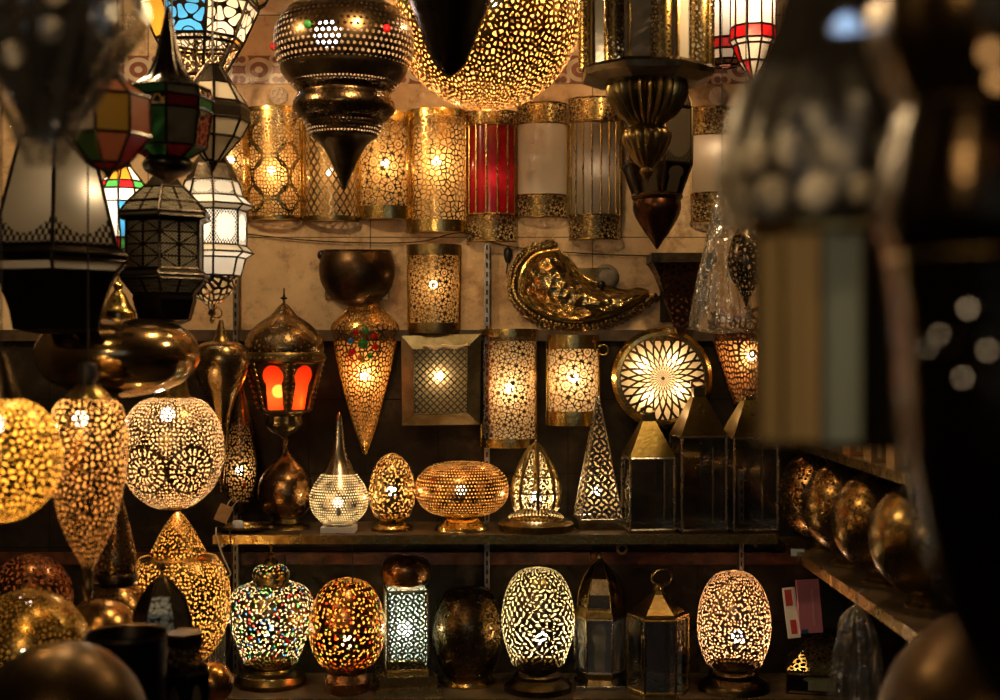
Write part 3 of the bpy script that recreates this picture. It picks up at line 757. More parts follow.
# obelisk lamp
t = T('table_lamp', 'slender obelisk lamp with pierced metal sides, left of the glass lanterns', 'table lamp', 598, None, 4.17, basez=SH1)
t.prism('shade', 4, [(1, 399), (29, 517)], perf('obelisk_sheet', p_girih(.046, .07), (.16, .135, .10), .32, .4, (.85, .65, .38)), pi/4 + .12)
t.cage('edge_frame', 4, [(1.5, 397), (29.5, 517)], .8, SILVER, pi/4 + .12)
t.prism('base', 4, [(32, 517), (33, 520), (33, t.by)], DBRASS, pi/4 + .12, cap0=True)
t.bulb(596, 491, 3, lum(1.2, 13, 3), (1, .8, .5), -4)
# glass house lanterns
def house_lantern(label, cx, hw, roof, eave, hw_top, top, rot, d=4.08):
    t = T('candle_lantern', label, 'lantern', cx, None, d, 'glass lanterns at the right of the middle shelf', basez=SH1, yaw=rot); q = hw*1.414
    rm = metal('lantern_roof_brass', (.40, .29, .085), .34, .55, 9, .15)
    t.prism('roof', 4, [(hw_top*1.414, roof), (q*1.02, eave), (q*1.03, eave + 2.5)], rm, pi/4, cap0=True)
    t.prism('chimney', 4, [(hw_top*1.2, top + 3), (hw_top*1.2, roof + 1)], DBRASS, pi/4, cap0=True)
    t.ring('handle', cx, top - 1, 8, 3.4, 1.1, BRASS, 0, .3)
    t.prism('glass_panes', 4, [(q*.97, eave + 2), (q*.97, t.by - 4)], GLASS, pi/4)
    t.cage('frame', 4, [(q, eave + 2), (q, t.by - 3.5)], 1.5, SILVER, pi/4)
    t.prism('floor_tray', 4, [(q*1.02, t.by - 4), (q*1.02, t.by)], DBRASS, pi/4, cap0=True, cap1=True)
    return t
house_lantern('smallest glass candle lantern of the shelf, pale brass roof, beside the obelisk lamp', 648, 22, 421, 455, 6.5, 411, .10)
house_lantern('tall glass candle lantern with gold roof, between the smallest one and another', 698, 22.5, 397, 434, 6.5, 385, .13)
house_lantern('glass candle lantern at the right end of the shelf, beside the row of globes', 749, 22.0, 400, 435, 6.5, 394, .13)
# price tag and dish at the left end
t = T('price_tag', 'small pale card tag leaning at the left end of the middle shelf', 'tag', 216, None, 4.02, basez=SH1)
t.box('card', 207, 503, 221, 521, -1, 0, CARD, rot=.4); t.tube('string', [(219, 503, 0), (221, 496, 0), (217, 492, 0), (214, 499, 0), (214, 503, 0)], .5, TWINE)
t.o.rotation_euler = (0, .45, 0)
t = T('brass_dish', 'shallow brass dish lying at left end of the middle shelf', 'dish', 243, None, 4.06, basez=SH1)
t.lathe('bowl', [(24, 525), (22, 528), (15, 531), (1, t.by)], BRASS)
t = T('bulb_cap', 'small white cap lying in the brass dish on the shelf', 'cap', 238, 528, 4.06); t.lathe('cap', [(1, 520), (5, 521), (6, 525), (5, 529)], PAPERW)
# ------------------------------------------------------------------ lamps on the lowest shelf
PVASE = perf('vase_sheet', p_pebble(.0130, .30), (.34, .25, .12), .3, .45, (.9, .8, .6), tint=(.0130, [(0, (1, .92, .75)), (.72, (1, .1, .1)), (.79, (.1, .35, 1)), (.86, (.15, 1, .3)), (.93, (1, .8, .2))]))
t = table_lamp('wide jar-shaped lamp with lid and coloured speckles, leftmost on the lowest shelf', 271, 4.165, SH2,
    [(20, 582), (34, 588), (41, 598), (43, 611), (39, 629), (32, 648), (26, 663)], PVASE, [(26, 662), (21, 667), (22, 670), (33, 673), (36, 679), (35, 688)], DBRASS, 1.3, (270, 628), 4.5, (1, .84, .62))
t.lathe('neck', [(17, 575), (18, 582), (21, 584)], BRASS, False)
t.lathe('lid', [(8, 564), (15, 567), (18, 572), (18, 577), (15, 578)], PVASE)
t.lathe('finial', [(.5, 543), (2.2, 546), (1, 549), (1.6, 553), (4, 555), (3, 558), (7, 561), (8, 565)], BRASS)
for a, b, c in ((263, 612, 'red'), (277, 608, 'blue'), (285, 625, 'amber'), (256, 630, 'red'), (290, 612, 'green'), (280, 640, 'blue'), (266, 645, 'green'), (293, 634, 'red')):
    gem(t, a, b, -sqrt(max(1, 41**2 - (a - 271)**2 - ((b - 615)*.55)**2)), 1.9, c)
t.tube('cord', [(286, 556, -6), (290, 575, -30), (276, 600, -44), (254, 622, -42), (236, 640, -34), (226, 668, -20), (224, 682, -20)], .7, RUBBER)
PEGC = perf('copper_egg_sheet', p_pebble(.0155, .285), (.50, .21, .085), .28, .45, (.85, .60, .28), tint=(.0155, [(0, (1, .85, .55)), (.80, (1, .15, .1)), (.87, (.3, 1, .5)), (.93, (1, .6, .15))]))
t = table_lamp('reddish copper egg-shaped lamp, second on the lowest shelf from the jar lamp', 347, 4.07, SH2,
    [(3, 577.5), (20, 583), (32, 599), (38, 622), (37, 641), (32, 656), (24, 666)], PEGC, [(24, 665), (19, 672), (23, 680), (20, 688)], COPPER, .9, (349, 640), 4.5, (1, .70, .36))
t.tube('cord', [(356, 541, -33), (356, 560, -30), (355, 582, -20)], .6, RUBBER)
for a, b, c in ((330, 617, 'red'), (352, 607, 'red'), (346, 628, 'green'), (362, 630, 'red'), (338, 640, 'amber')):
    gem(t, a, b, -sqrt(max(1, 38**2 - (a - 347)**2 - ((b - 630)*.8)**2)), 1.8, c)
t = T('table_lamp', 'square column lamp glowing greenish white through arabesque sides, copper ball on top', 'table lamp', 406, None, 4.11, basez=SH2)
rt = pi/4 + .16
t.prism('shade', 4, [(28, 588), (28, 666)], perf('column_sheet', p_girih(.036, .075), (.16, .12, .06), .35, .4, (.80, .86, .72)), rt)
t.cage('edge_frame', 4, [(28.3, 588), (28.3, 666)], 1.2, DBRASS, rt)
t.lathe('ball_cap', [(12, 588), (22, 583), (25, 573), (24, 564), (18, 558), (4, 555)][::-1], COPPER)
t.prism('plinth', 4, [(29, 666), (29, 670), (40, 670.5), (40, 681), (45, 681.5), (46, t.by)], BRASS, rt)
t.bulb(405, 629, 5, lum(2.1, 20, 5), (.86, .95, .80), -2)
PDEGG = perf('dark_egg_sheet', p_pebble(.0095, .27), (.17, .105, .045), .3, .5, (.10, .065, .03))
t = table_lamp('unlit dark egg-shaped lamp with fine holes, beside the square column lamp', 468, 4.17, SH2,
    [(4, 585), (22, 591), (32, 608), (36, 630), (33, 652), (25, 672)], PDEGG, [(25, 671), (19, 674), (26, 678), (27, 681), (26, 688)], GOLD)
PLEF = perf('leaf_egg_sheet', p_leaf(.0235, .52, .15), (.16, .12, .055), .32, .45, (.92, .80, .52))
t = table_lamp('egg-shaped lamp cut all over with bright leaf-shaped holes, dark ringed base', 538, 4.09, SH2,
    [(3, 567), (20, 572), (31, 588), (36.5, 613), (35, 636), (26, 664)], PLEF, [(26, 663), (20, 666), (20, 670), (24, 674), (24, 677), (30, 681), (34, 684), (34, 688)], BRONZE, 1.5, (541, 636), 4.5, (1, .82, .52))
# hexagonal lantern with domed top
t = T('candle_lantern', 'dark six-sided lantern with tall dome, bluish reflections, on a pale block', 'lantern', 600, None, 4.15, basez=SH2)
PHEX = perf('dome_lantern_sheet', p_limit(p_voro(.014, .22), .05, .16), (.20, .15, .09), .25, .4, (.1, .08, .05))
dm = [(2, 560), (9, 566), (16, 577), (21, 592), (22.5, 606)]
t.prism('dome', 6, dm, PHEX, pi/6 - .1, cap0=True)
t.prism('eave', 6, [(22.5, 605), (24, 609), (27, 614), (26, 617)], DBRASS, pi/6 - .1)
t.prism('glass_panes', 6, [(25.5, 617), (24, 668)], filigree('nickel_arched_pane', k_arch, (.16, .15, .13), .3, (.40, .42, .46)), pi/6 - .1)
t.cage('frame', 6, [(26, 616), (24.5, 669)], 1.3, SILVER, pi/6 - .1)
t.cage('dome_ribs', 6, dm, .9, DBRASS, pi/6 - .1, [4])
t.prism('base', 6, [(25.5, 668), (22, 676), (24, 681)], DBRASS, pi/6 - .1)
t.box('plinth', 575, 681, 625, t.by, -22, 22, SILVER)
t.lathe('finial', [(1.5, 552), (2.5, 555), (1.5, 558), (3, 561)], DBRASS); t.ring('handle', 594, 557, 5, 5, .8, DBRASS, 0, .5)
# six-sided glass lantern
t = T('candle_lantern', 'six-sided clear glass lantern with brass roof and big ring handle', 'lantern', 658, None, 4.06, basez=SH2)
t.prism('roof', 6, [(5, 590), (7, 594), (27, 611), (31, 613), (30, 616)], metal('hex_roof', (.52, .36, .14), .3, .4, 10, .15), .5, cap0=True)
t.prism('glass_panes', 6, [(29, 616), (29, t.by - 5)], GLASS, .5)
t.cage('frame', 6, [(30, 616), (30, t.by - 5)], 1.3, BRASS, .5)
t.prism('floor_tray', 6, [(30.5, t.by - 5), (30.5, t.by)], BRASS, .5, cap0=True, cap1=True)
t.lathe('finial', [(3, 584), (4, 587), (3, 590)], BRASS, False); t.ring('handle', 662, 577, 11, 8.5, 1.3, BRASS, 0, .3)
for s_ in (-1, 1): t.tube('handle_bracket', [(658 + s_*4, 590, 0), (660 + s_*5, 583, 0)], 1, BRASS)
PPIN = perf('pin_egg_sheet', p_pebble(.0105, .28), (.30, .19, .11), .32, .4, (.95, .68, .42))
t = table_lamp('rosy egg-shaped lamp of tiny holes with a white hot spot, right of the glass lantern', 734, 4.1, SH2,
    [(3, 570.5), (19, 575.5), (31, 593), (36.5, 618), (35, 642), (27, 665)], PPIN, [(27, 664), (21, 667), (25, 672), (25, 676), (32, 681), (35, 684), (36, 688)], BRONZE, 1.5, (736, 636), 5, (1, .76, .52))
# things at the lower right
t = T('candle_lantern', 'dark lantern with pierced brass roof and greenish glass, at far right of lowest shelf', 'lantern', 822, None, 4.12, basez=SH2 - 0.0)
t.prism('roof', 4, [(12, 636), (48, 664), (48, 668)], perf('roof_sheet', p_voro(.016, .16), (.42, .30, .11), .3, .45, (.2, .13, .06)), .55, cap0=True)
t.prism('glass_panes', 4, [(45, 668), (45, 684)], filigree('greenish_pane', k_arch, (.26, .30, .17), .4), .55)
t.cage('frame', 4, [(46, 668), (46, 686)], 1.8, BRONZE, .55)
t.prism('floor_tray', 4, [(47, 684), (47, t.by)], BRONZE, .55, cap0=True, cap1=True)
def leaflet(label, x0, y0, x1, y1, mat, lean, dd, name='leaflet', cat='leaflet', th=1.2, z=None, extra=None):
    t = T(name, label, cat, (x0+x1)/2, y1, dd); sh = t.box('sheet', x0, y0, x1, y1, -th/2, th/2, mat, bev=.0005)
    if extra:
        for (a, b, c, d_, mm, nm) in extra: t.box(nm, a, b, c, d_, -th/2 - .35, -th/2 - .05, mm, sh, bev=.0001)
    t.o.rotation_euler = (-.12, lean, 0); return t
leaflet('pink paper packet tucked upright at right under the globe shelf', 800, 580, 823, 633, PAPERP, -.06, 4.06, 'paper_packet', 'packet', 3,
    extra=[(801, 629, 808, 633, BLUEP, 'printed_mark'), (814, 590, 816, 626, plain('pale_pink', (.7, .35, .42), .6), 'fold_line')])
leaflet('white leaflet with red printed blocks beside the pink packet', 788, 588, 801, 638, PAPERW, -.10, 4.07, extra=[(790, 590, 797, 606, PAPERR, 'printed_block'), (792, 620, 798, 634, PAPERR, 'printed_block')])
leaflet('small black pouch to the right of the pink packet', 822, 590, 842, 628, DARKP, .03, 4.07, 'pouch', 'pouch', 8)
t = T('paper_scrap', 'small pale blue paper scrap stuck under the right shelf', 'paper', 796, 556, 3.96); t.box('sheet', 791, 549, 804, 556, -1, 0, plain('pale_blue_paper', (.35, .42, .45), .6), bev=.0003)
t = T('card_tag', 'little brown oval tag hanging under the middle shelf above the domed lantern', 'tag', 622, 541, 4.05)
m = MB(); m.lathe([(0.01, .001), (6*t.s, .001), (6*t.s, -.001), (.01, -.001)], 20); o = m.build('tag_disc', CARD, t.o, t.L(622, 549), (pi/2, .6, .2)); t.tube('string', [(622, 541, 0), (623, 538, 2), (624, 536, 4)], .4, TWINE)
# plastic film
FILM2 = thin_glass('thin_plastic_film', (.95, .93, .88), .035, .4, (.90, .88, .84), .8)
def film(name, label, prof, cx, d, amp, seed, sy=.7, mat=PLASTIC, ox=0, open_=None, cord=True):
    t = T(name, label, 'plastic bag', cx, prof[-1][1], d); m = MB(); p = t.pr(spl(prof, 5)); rr = random.Random(seed)
    ph = [rr.uniform(0, 6.28) for _ in range(8)]
    P = []; n = 72
    for i, (r, z) in enumerate(p):
        row = []
        for j in range(n):
            th = 2*pi*j/n; f = 1 + amp*(sin(7*th + ph[0] + i*.22)*.45 + sin(12*th + ph[1] - i*.35)*.30 + sin(19*th + ph[2] + i*.13)*.25 + .5*sin(3*th + i*.5 + ph[3])*.5)
            q = max(r, .001)*f; row.append((q*sin(th), -q*cos(th)*sy, z + .01*amp*sin(9*th + ph[4])))
        P.append(row)
    m.grid(P, lambda i, j: (j*.01, i*.01), True); m.build('film', mat, t.o)
    t.tube('knot', [(cx - 2, prof[0][1] + 2, 0), (cx + 1, prof[0][1] - 3, 0), (cx, prof[0][1] - 8, 1)], 1.6, mat)
    if cord: t.cord(cx, prof[0][1] - 4, .4)
    return t
film('plastic_bag', 'clear plastic bag hanging right of the beige wall lamp, widening downward', [(3, 190), (8, 205), (16, 240), (24, 280), (30, 318), (26, 330), (2, 333)], 722, 3.75, .14, 3)
film('plastic_bag', 'crumpled clear plastic bag at bottom right in front of the dark lantern', [(3, 606), (14, 620), (20, 650), (24, 690), (26, 740)], 856, 3.2, .22, 9, cord=False)
b_ = t = T('bag_hook', 'small wire hook under the right shelf edge holding the crumpled bag', 'hook', 856, 600, 3.2); t.tube('wire_hook', [(856, 598, 0), (858, 593, 0), (864, 590, 0), (869, 592, 0)], .7, STEEL)
t = T('blue_wrapper', 'small blue wrapper beside the crumpled plastic bag at the bottom right', 'wrapper', 862, 689, 4.14); t.box('wrapper', 854, 666, 868, 688, -3, 0, BLUEP); 

film('plastic_bag', 'clear crumpled packaging standing at left end of the lowest shelf', [(2, 612), (6, 622), (8, 640), (8, 665), (9, 688.5)], 217, 4.06, .2, 21, cord=False)
t = T('power_cord', 'pale power cord dangling from the left end of the middle shelf', 'cord', 222, 538, 3.95); t.tube('lead', spl([(214, 529, 10), (217, 536, -2), (222, 552, -3), (229, 568, -3), (231, 574, -2), (226, 577, -2)], 5), .9, plain('pale_cable', (.32, .28, .22), .5)); t.ball('plug', 225, 578, 2.2, PAPERW, -2)
t = T('power_cord', 'black power cord hanging beside the pale one at the left shelf end', 'cord', 232, 538, 3.96); t.tube('lead', spl([(228, 529, 8), (231, 536, -4), (233, 560, -4), (229, 590, -3), (232, 625, -2), (228, 660, -2)], 5), .8, RUBBER); t.box('red_tag', 225, 580, 231, 587, -5, -4, RED_G)
# ------------------------------------------------------------------ the row of globes on the right side shelf and boxes above
PG = perf('globe_sheet', p_pebble(.016, .30), (.42, .25, .10), .26, .45, (.30, .18, .08))
def globe(cx, d, r, z, label, mat):
    t = T('globe_lamp', label, 'globe lamp', cx, None, d, 'brass globes along the right side', basez=z)
    cy = t.by - 8 - r
    t.lathe('shade', [(r*sin(a), cy - r*cos(a)) for a in [.12 + i*(pi - .45)/22 for i in range(23)]], mat, False, 64)
    t.lathe('top_cap', [(1, cy - r - 1), (r*.13, cy - r*.99), (r*.14, cy - r*.97)], DBRASS, False)
    t.lathe('base', [(r*.34, cy + r*.94), (r*.30, t.by - 6), (r*.42, t.by - 2), (r*.42, t.by), (1, t.by)], DBRASS, False)
    return t
GC = perf('globe_copper', p_pebble(.012, .24), (.34, .21, .08), .26, .5, (.2, .12, .06))
GB = metal('globe_smooth', (.28, .19, .075), .26, .5, 12, .2)
globe(824, 4.03, 46, 1.0, 'finely pierced brass globe at the far end of the right row, beside the glass lantern', PG)
globe(852, 3.74, 49, 1.0, 'second copper globe from the wall in the right row', GC)
globe(885, 3.44, 53, 1.0, 'third brass globe from the wall in the right row', GC)
globe(930, 3.12, 60, 1.0, 'nearest brass globe of the right shelf row, smooth and dark', GB)
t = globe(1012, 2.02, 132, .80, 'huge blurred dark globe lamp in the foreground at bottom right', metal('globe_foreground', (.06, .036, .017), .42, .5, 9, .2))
def box_thing(label, x0, y0, x1, y1, d, mat, z, dep=14):
    t = T('cardboard_box', label, 'box', (x0+x1)/2, None, d, 'boxes on the upper right shelf', basez=z); ct = t.box('carton', x0, y0, x1, t.by, -dep, dep, mat)
    t.box('lid_flap', x0 - .4, y0 - 1, (x0+x1)/2, y0 + .2, -dep - .4, dep, mat, ct); t.box('tape', (x0+x1)/2 - 2, y0 + .2, (x0+x1)/2 + 2, t.by - 4, -dep - .5, -dep - .2, TWINE, ct)
box_thing('orange box on the upper right shelf beneath the blurred lantern', 846, 438, 864, 455, 3.50, CARD2, 1.325)
box_thing('brown box on the upper right shelf, middle one', 867, 436, 884, 455, 3.30, CARD, 1.325)
box_thing('brown box on the upper right shelf, nearest the viewer', 890, 436, 912, 460, 3.08, CARD, 1.325)

# ------------------------------------------------------------------ hanging lanterns, top middle
PT1 = perf('pendant_dots', p_dots(.0165, .27), (.085, .055, .028), .3, .4, (.50, .36, .20))
PT1B = perf('pendant_bead_row', p_dots(.0105, .26), (.085, .055, .028), .3, .4, (.8, .6, .34))
t = T('pendant_lantern', 'large dark bulbous pendant with rows of pin-lights and a pointed tip, top left of centre', 'pendant lantern', 344, 190, 3.6)
t.lathe('crown', [(20, -30), (24, -8), (40, 2), (50, 8), (57, 13)], BRONZE); t.tube('crown_ring', [(344 + 55*sin(2*pi*i/32), 12, -55*cos(2*pi*i/32)) for i in range(32)], 1.6, DBRASS, True)
t.lathe('body', [(56, 13), (66, 24), (70, 39), (69, 54), (64, 69)], PT1)
t.lathe('waist', [(64, 68), (62, 74), (55, 83)], BRONZE); t.lathe('bead_band', [(57, 80), (53, 86), (51, 88)], PT1B, False)
t.lathe('bulge', [(51, 88), (46, 94), (50, 102), (51, 110), (46, 118), (40, 121)], metal('pendant_engraved', (.10, .065, .034), .28, .5, 60, .5))
t.lathe('lower_body', [(40, 120), (38, 128), (33, 138)], PT1B)
t.lathe('cone', [(33, 137), (26, 142), (19, 151), (13, 163), (6, 178), (1, 189)], BRONZE)
for a, b, c in ((317, 40, 'green'), (391, 41, 'red'), (274, 47, 'red')): gem(t, a, b, -sqrt(max(1, 70**2 - (a - 344)**2 - ((b - 42)*.9)**2)), 4, c)
t.bulb(333, 43, 9, lum(.5, 60, 9), (1, .82, .80), -40, vis=3); t.cord(344, -28, 1)
PT2 = perf('great_globe_sheet', p_voro(.0175, .27), (.40, .25, .085), .28, .45, (.85, .60, .30))
t = T('globe_pendant', 'huge gold globe pendant pierced all over, lit, at the top centre', 'pendant lamp', 487, 112, 3.88)
t.lathe('shade', [(95*sin(a), 10 - 100*cos(a)) for a in [.15 + i*(pi - .2)/40 for i in range(41)]], PT2, False, 96)
t.lathe('cap', [(3, -104), (14, -100), (16, -96)], DBRASS, False); t.bulb(493, 12, 7, lum(1.8, 72, 10), (1, .70, .38), -58); t.cord(487, -102, .8)
t = T('pendant_lantern', 'smooth black cone-tipped pendant hanging in front of the huge gold globe', 'pendant lantern', 450, 78, 3.2)
t.lathe('body', [(20, -90), (44, -60), (50, -35), (44, -8), (33, 22), (23, 48), (16, 64), (8, 73), (1, 77)], metal('black_smooth', (.03, .022, .016), .3, .4, 12, .05)); t.lathe('cap', [(4, -100), (14, -95), (21, -89)], BRONZE); t.cord(450, -98, .8)
# brass lantern with pierced columns
PCOL = perf('column_pillar_sheet', p_voro(.012, .24), (.34, .23, .075), .28, .5, (.10, .07, .03))
t = T('pendant_lantern', 'big brass lantern with pierced columns and fluted bowl beneath, top right of centre', 'pendant lantern', 647, 184, 3.45)
t.prism('glass_panes', 8, [(60, -60), (60, 70)], GREY_G, pi/8); t.cage('pane_frame', 8, [(61, -60), (61, 70)], 2, DBRASS, pi/8)
for k in range(8):
    a = 2*pi*k/8 + .12; m = MB(); r = 59*t.s
    m.lathe(t.pr([(10.5, -60), (10.5, 72)]), 20, o=(r*sin(a), -r*cos(a), 0)); m.build('column', PCOL, t.o)
t.prism('rim', 8, [(64, 69), (69, 73), (68, 79), (52, 85), (20, 87)], BRONZE, pi/8)
t.prism('roof', 8, [(20, -110), (62, -66), (70, -60), (66, -56)], BRONZE, pi/8, cap0=True)
t.lathe('bowl', [(36, 80), (39, 88), (37, 100), (29, 114), (18, 123), (15, 126)], DBRASS, flute=24, fa=.14, seg=96)
t.lathe('pendant_knob', [(15, 126), (23, 132), (24, 140), (19, 152), (12, 162), (6, 168), (7, 172), (3, 178), (1, 184)], DBRASS, flute=14, fa=.08, seg=84); t.cord(647, -108, 1)
t = T('pendant_lantern', 'dark six-sided lantern with spade-shaped tip, behind the fluted brass bowl', 'pendant lantern', 657, 250, 4.02)
t.prism('glass_panes', 6, [(31, 95), (35, 110), (35, 166)], filigree('dim_foot_pane', k_foot, (.08, .06, .04), .25), .1); t.cage('frame', 6, [(20, 80), (32, 95), (36, 110), (36, 166), (24, 196)], 1.5, BRONZE, .1)
t.prism('roof', 6, [(5, 60), (20, 80), (32, 95)], BRONZE, .1); t.prism('lower_panes', 6, [(35, 167), (24, 195)], filigree('dim_lower_pane', k_arch, (.04, .03, .02), .2), .1)
t.lathe('collar', [(24, 194), (26, 197), (24, 200)], BRONZE, False); t.lathe('spade_tip', [(23, 199), (24, 208), (21, 218), (14, 230), (6, 241), (1, 249)], metal('dark_wood_tip', (.085, .038, .022), .3, .4, 12, .1)); t.cord(657, 62, .6)
def strips(label, cx, d, hw, lev, bands, n=10):
    t = T('pendant_lantern', label, 'pendant lantern', cx, lev[-1][1], d)
    for i, (nm, mats) in enumerate(bands):
        t.prism(nm, n, [lev[i], lev[i+1]], mats, .2, (lambda i_, k, q=len(mats): k % q))
    t.cage('frame', n, lev, 1.1, metal('red_lead', (.06, .018, .014), .4, .3), .2); t.prism('cap', n, [(4, lev[0][1] - 14), (lev[0][0], lev[0][1])], BRONZE, .2); t.bulb(cx, (lev[0][1] + lev[2][1])/2, 4, lum(1.3, hw, 4), (1, .78, .56)); t.cord(cx, lev[0][1] - 12, .6); return t
strips('white and red stained glass lantern at top right, beside the brass column lantern', 726, 4.0, 20, [(22, -40), (22, 41), (23, 52), (20, 62), (12, 66)], [('white_panes', [WHITE_G]), ('red_panes', [RED_G]), ('lower_panes', [WHITE_G]), ('tip_panes', [DBRASS])])
strips('pointed white and red stained glass lantern at top right, nearer and lower', 753, 3.7, 20, [(22, -40), (22, 28), (23, 41), (20, 46), (14, 62), (2, 80)], [('white_panes', [WHITE_G]), ('red_panes', [RED_G]), ('shoulder_panes', [WHITE_G]), ('lower_panes', [WHITE_G, RED_G, WHITE_G]), ('tip_panes', [WHITE_G, WHITE_G, RED_G])])
t = T('pendant_lantern', 'dark ornate pierced pendant hanging beside the plastic bag, half behind the blurred lantern', 'pendant lantern', 746, 306, 3.6)
t.lathe('body', [(4, 205), (10, 215), (8, 228), (14, 240), (18, 258), (16, 275), (8, 290), (3, 300), (1, 306)], perf('ornate_dark_sheet', p_voro(.017, .2), (.07, .055, .04), .3, .4, (.05, .04, .03)))
t.lathe('cap', [(3, 186), (16, 196), (17, 200), (5, 206)], DBRASS); t.cord(746, 188, .6)

# ------------------------------------------------------------------ hanging lanterns, left
# red arched lantern on the wall
PDOME = perf('engraved_dome', p_limit(p_voro(.016, .36, .7), .0, .5), (.36, .26, .13), .28, .6, (.1, .07, .04), .3)
t = T('pendant_lantern', 'dome-topped brass lantern with glowing red arched glass panes', 'pendant lantern', 284, 453, 4.05)
t.lathe('finial', [(.6, 288), (1.2, 296), (4, 298), (1.4, 300), (1.4, 303), (3, 305)], BRONZE)
t.lathe('dome', [(3, 304), (7, 308), (13, 315), (26, 324), (35, 334), (39.5, 346), (39, 353)], PDOME)
t.lathe('collar', [(39, 352), (41, 355), (41, 361), (38, 363)], DBRASS, False)
rb = .32
t.prism('glass_panes', 6, [(38, 362), (25, 411)], ARCH_RED, rb)
for k in range(6):
    a = rb + 2*pi*k/6; m = MB(); line = [((38*(1-f) + 25*f)*t.s*1.03, (t.by - (362 + 49*f))*t.s) for f in [i/4 for i in range(5)]]
    m.tube([(r*sin(a), -r*cos(a), z) for r, z in line], 2.6*t.s, 6)
    for sg in (-1, 1):
        for q in range(9):
            f = (q + .5)/9; r = (38*(1-f) + 25*f)*t.s*1.07; aa = a + sg*.085; c = (r*sin(aa), -r*cos(aa), (t.by - (362 + 49*f))*t.s); s2 = 1.7*t.s
            m.lathe([(s2*sin(pi*i/5), s2*cos(pi*i/5)) for i in range(6)], 8, o=c)
    m.build('studded_rib', BRASS, t.main)
t.cage('frame', 6, [(38.4, 362), (25.4, 411)], 1.8, DBRASS, rb)
m = MB()
for k in range(42):
    a = 2*pi*k/42; c = (41*t.s*sin(a), -41*t.s*cos(a), (t.by - 358)*t.s); s2 = 1.3*t.s; m.lathe([(s2*sin(pi*i/5), s2*cos(pi*i/5)) for i in range(6)], 8, o=c)
m.build('beaded_collar', BRASS, t.o)
t.lathe('lower_bowl', [(25, 410), (20, 413), (17, 416), (18, 424), (13, 431), (4, 436), (1.5, 440), (1, 453)], DBRASS, flute=16, fa=.08)
t.bulb(280, 391, 4.5, lum(1.6, 30, 4), (1, .55, .18), -8, vis=6); t.tube('hanging_rod', [(284, 330, 30), (284, 330, 88)], .7, BRONZE)
# white glass lantern
W8 = .25
t = T('pendant_lantern', 'brilliant white glass eight-sided lantern with filigree panes, upper left', 'pendant lantern', 212, 324, 3.6)
lv = [(26, 181), (31, 197), (41, 206), (34, 211), (34, 246), (41, 253), (33, 258), (28, 276)]
t.prism('cap', 8, [(8, 150), (20, 165), (26, 181)], BLACK, W8)
t.prism('glass_panes', 8, lv, [WHITE_G, CORNER_W], W8, lambda i, k: 1 if i in (0, 3) else 0)
t.cage('frame', 8, lv, 1.1, BLACK, W8)
PFI = perf('filigree_bowl', p_voro(.022, .2), (.16, .10, .05), .3, .5, (.6, .45, .25))
t.lathe('lower_bowl', [(26, 276), (25, 280), (23, 289), (14, 299), (5, 306), (3, 311)], PFI); t.lathe('finial', [(3, 310), (4, 314), (1.5, 317), (2.5, 320), (.6, 324)], DBRASS)
t.bulb(212, 230, 6, lum(.6, 30, 6), (1, .86, .66)); t.cord(212, 152, .8)
t = T('pendant_lantern', 'dark lantern with dull cream facets, directly above the brilliant white one', 'pendant lantern', 213, 170, 3.45)
t.prism('upper_panes', 8, [(8, 66), (20, 84), (33, 104)], [BLACK, CREAM_G], W8, lambda i, k: i)
t.prism('rim', 8, [(33, 104), (37, 110), (36, 121)], BLACK, W8); t.prism('lower_panes', 8, [(36, 121), (27, 138), (7, 161)], [CREAM_G], W8)
t.cage('frame', 8, [(8, 66), (20, 84), (33, 104), (36, 121), (27, 138), (7, 161)], 1.4, BLACK, W8); t.lathe('finial', [(7, 160), (4, 165), (.8, 171)], BLACK); t.cord(213, 68, .7)
# mosaic lantern
t = T('pendant_lantern', 'lit mosaic lantern with blue, white and green lace panes at the top left', 'pendant lantern', 200, 98, 4.08)
lv = [(34, -40), (52, -14), (58, 2), (58, 7), (43, 41), (40, 46), (22, 78), (6, 96)]
M_ = [LACE_W, LACE_B, LACE_G, BLACK, LACE_GOLD, AMBER_G]
def mos(i, k):
    if i in (2, 4): return 4
    if i == 3: return [1, 0, 0, 5, 0, 0, 0, 5][k]
    if i < 2: return [1, 2, 2, 0, 5, 0, 5, 0][k]
    return 4
t.prism('glass_panes', 8, lv, M_, -.45, mos); t.cage('frame', 8, lv, 1.6, BLACK, -.45)
t.bulb(200, 22, 6, lum(1.0, 45, 6), (1, .80, .60)); t.prism('cap', 8, [(6, -62), (34, -40)], BLACK, -.45); t.cord(200, -60, .8)
for k in range(8):
    a = -.45 + 2*pi*k/8; t.tube('horn', [(200 + 57*sin(a), 4, -57*cos(a)), (200 + 64*sin(a), 0, -64*cos(a)), (200 + 69*sin(a), -8, -69*cos(a))], [2.4, 1.8, .6], BLACK)
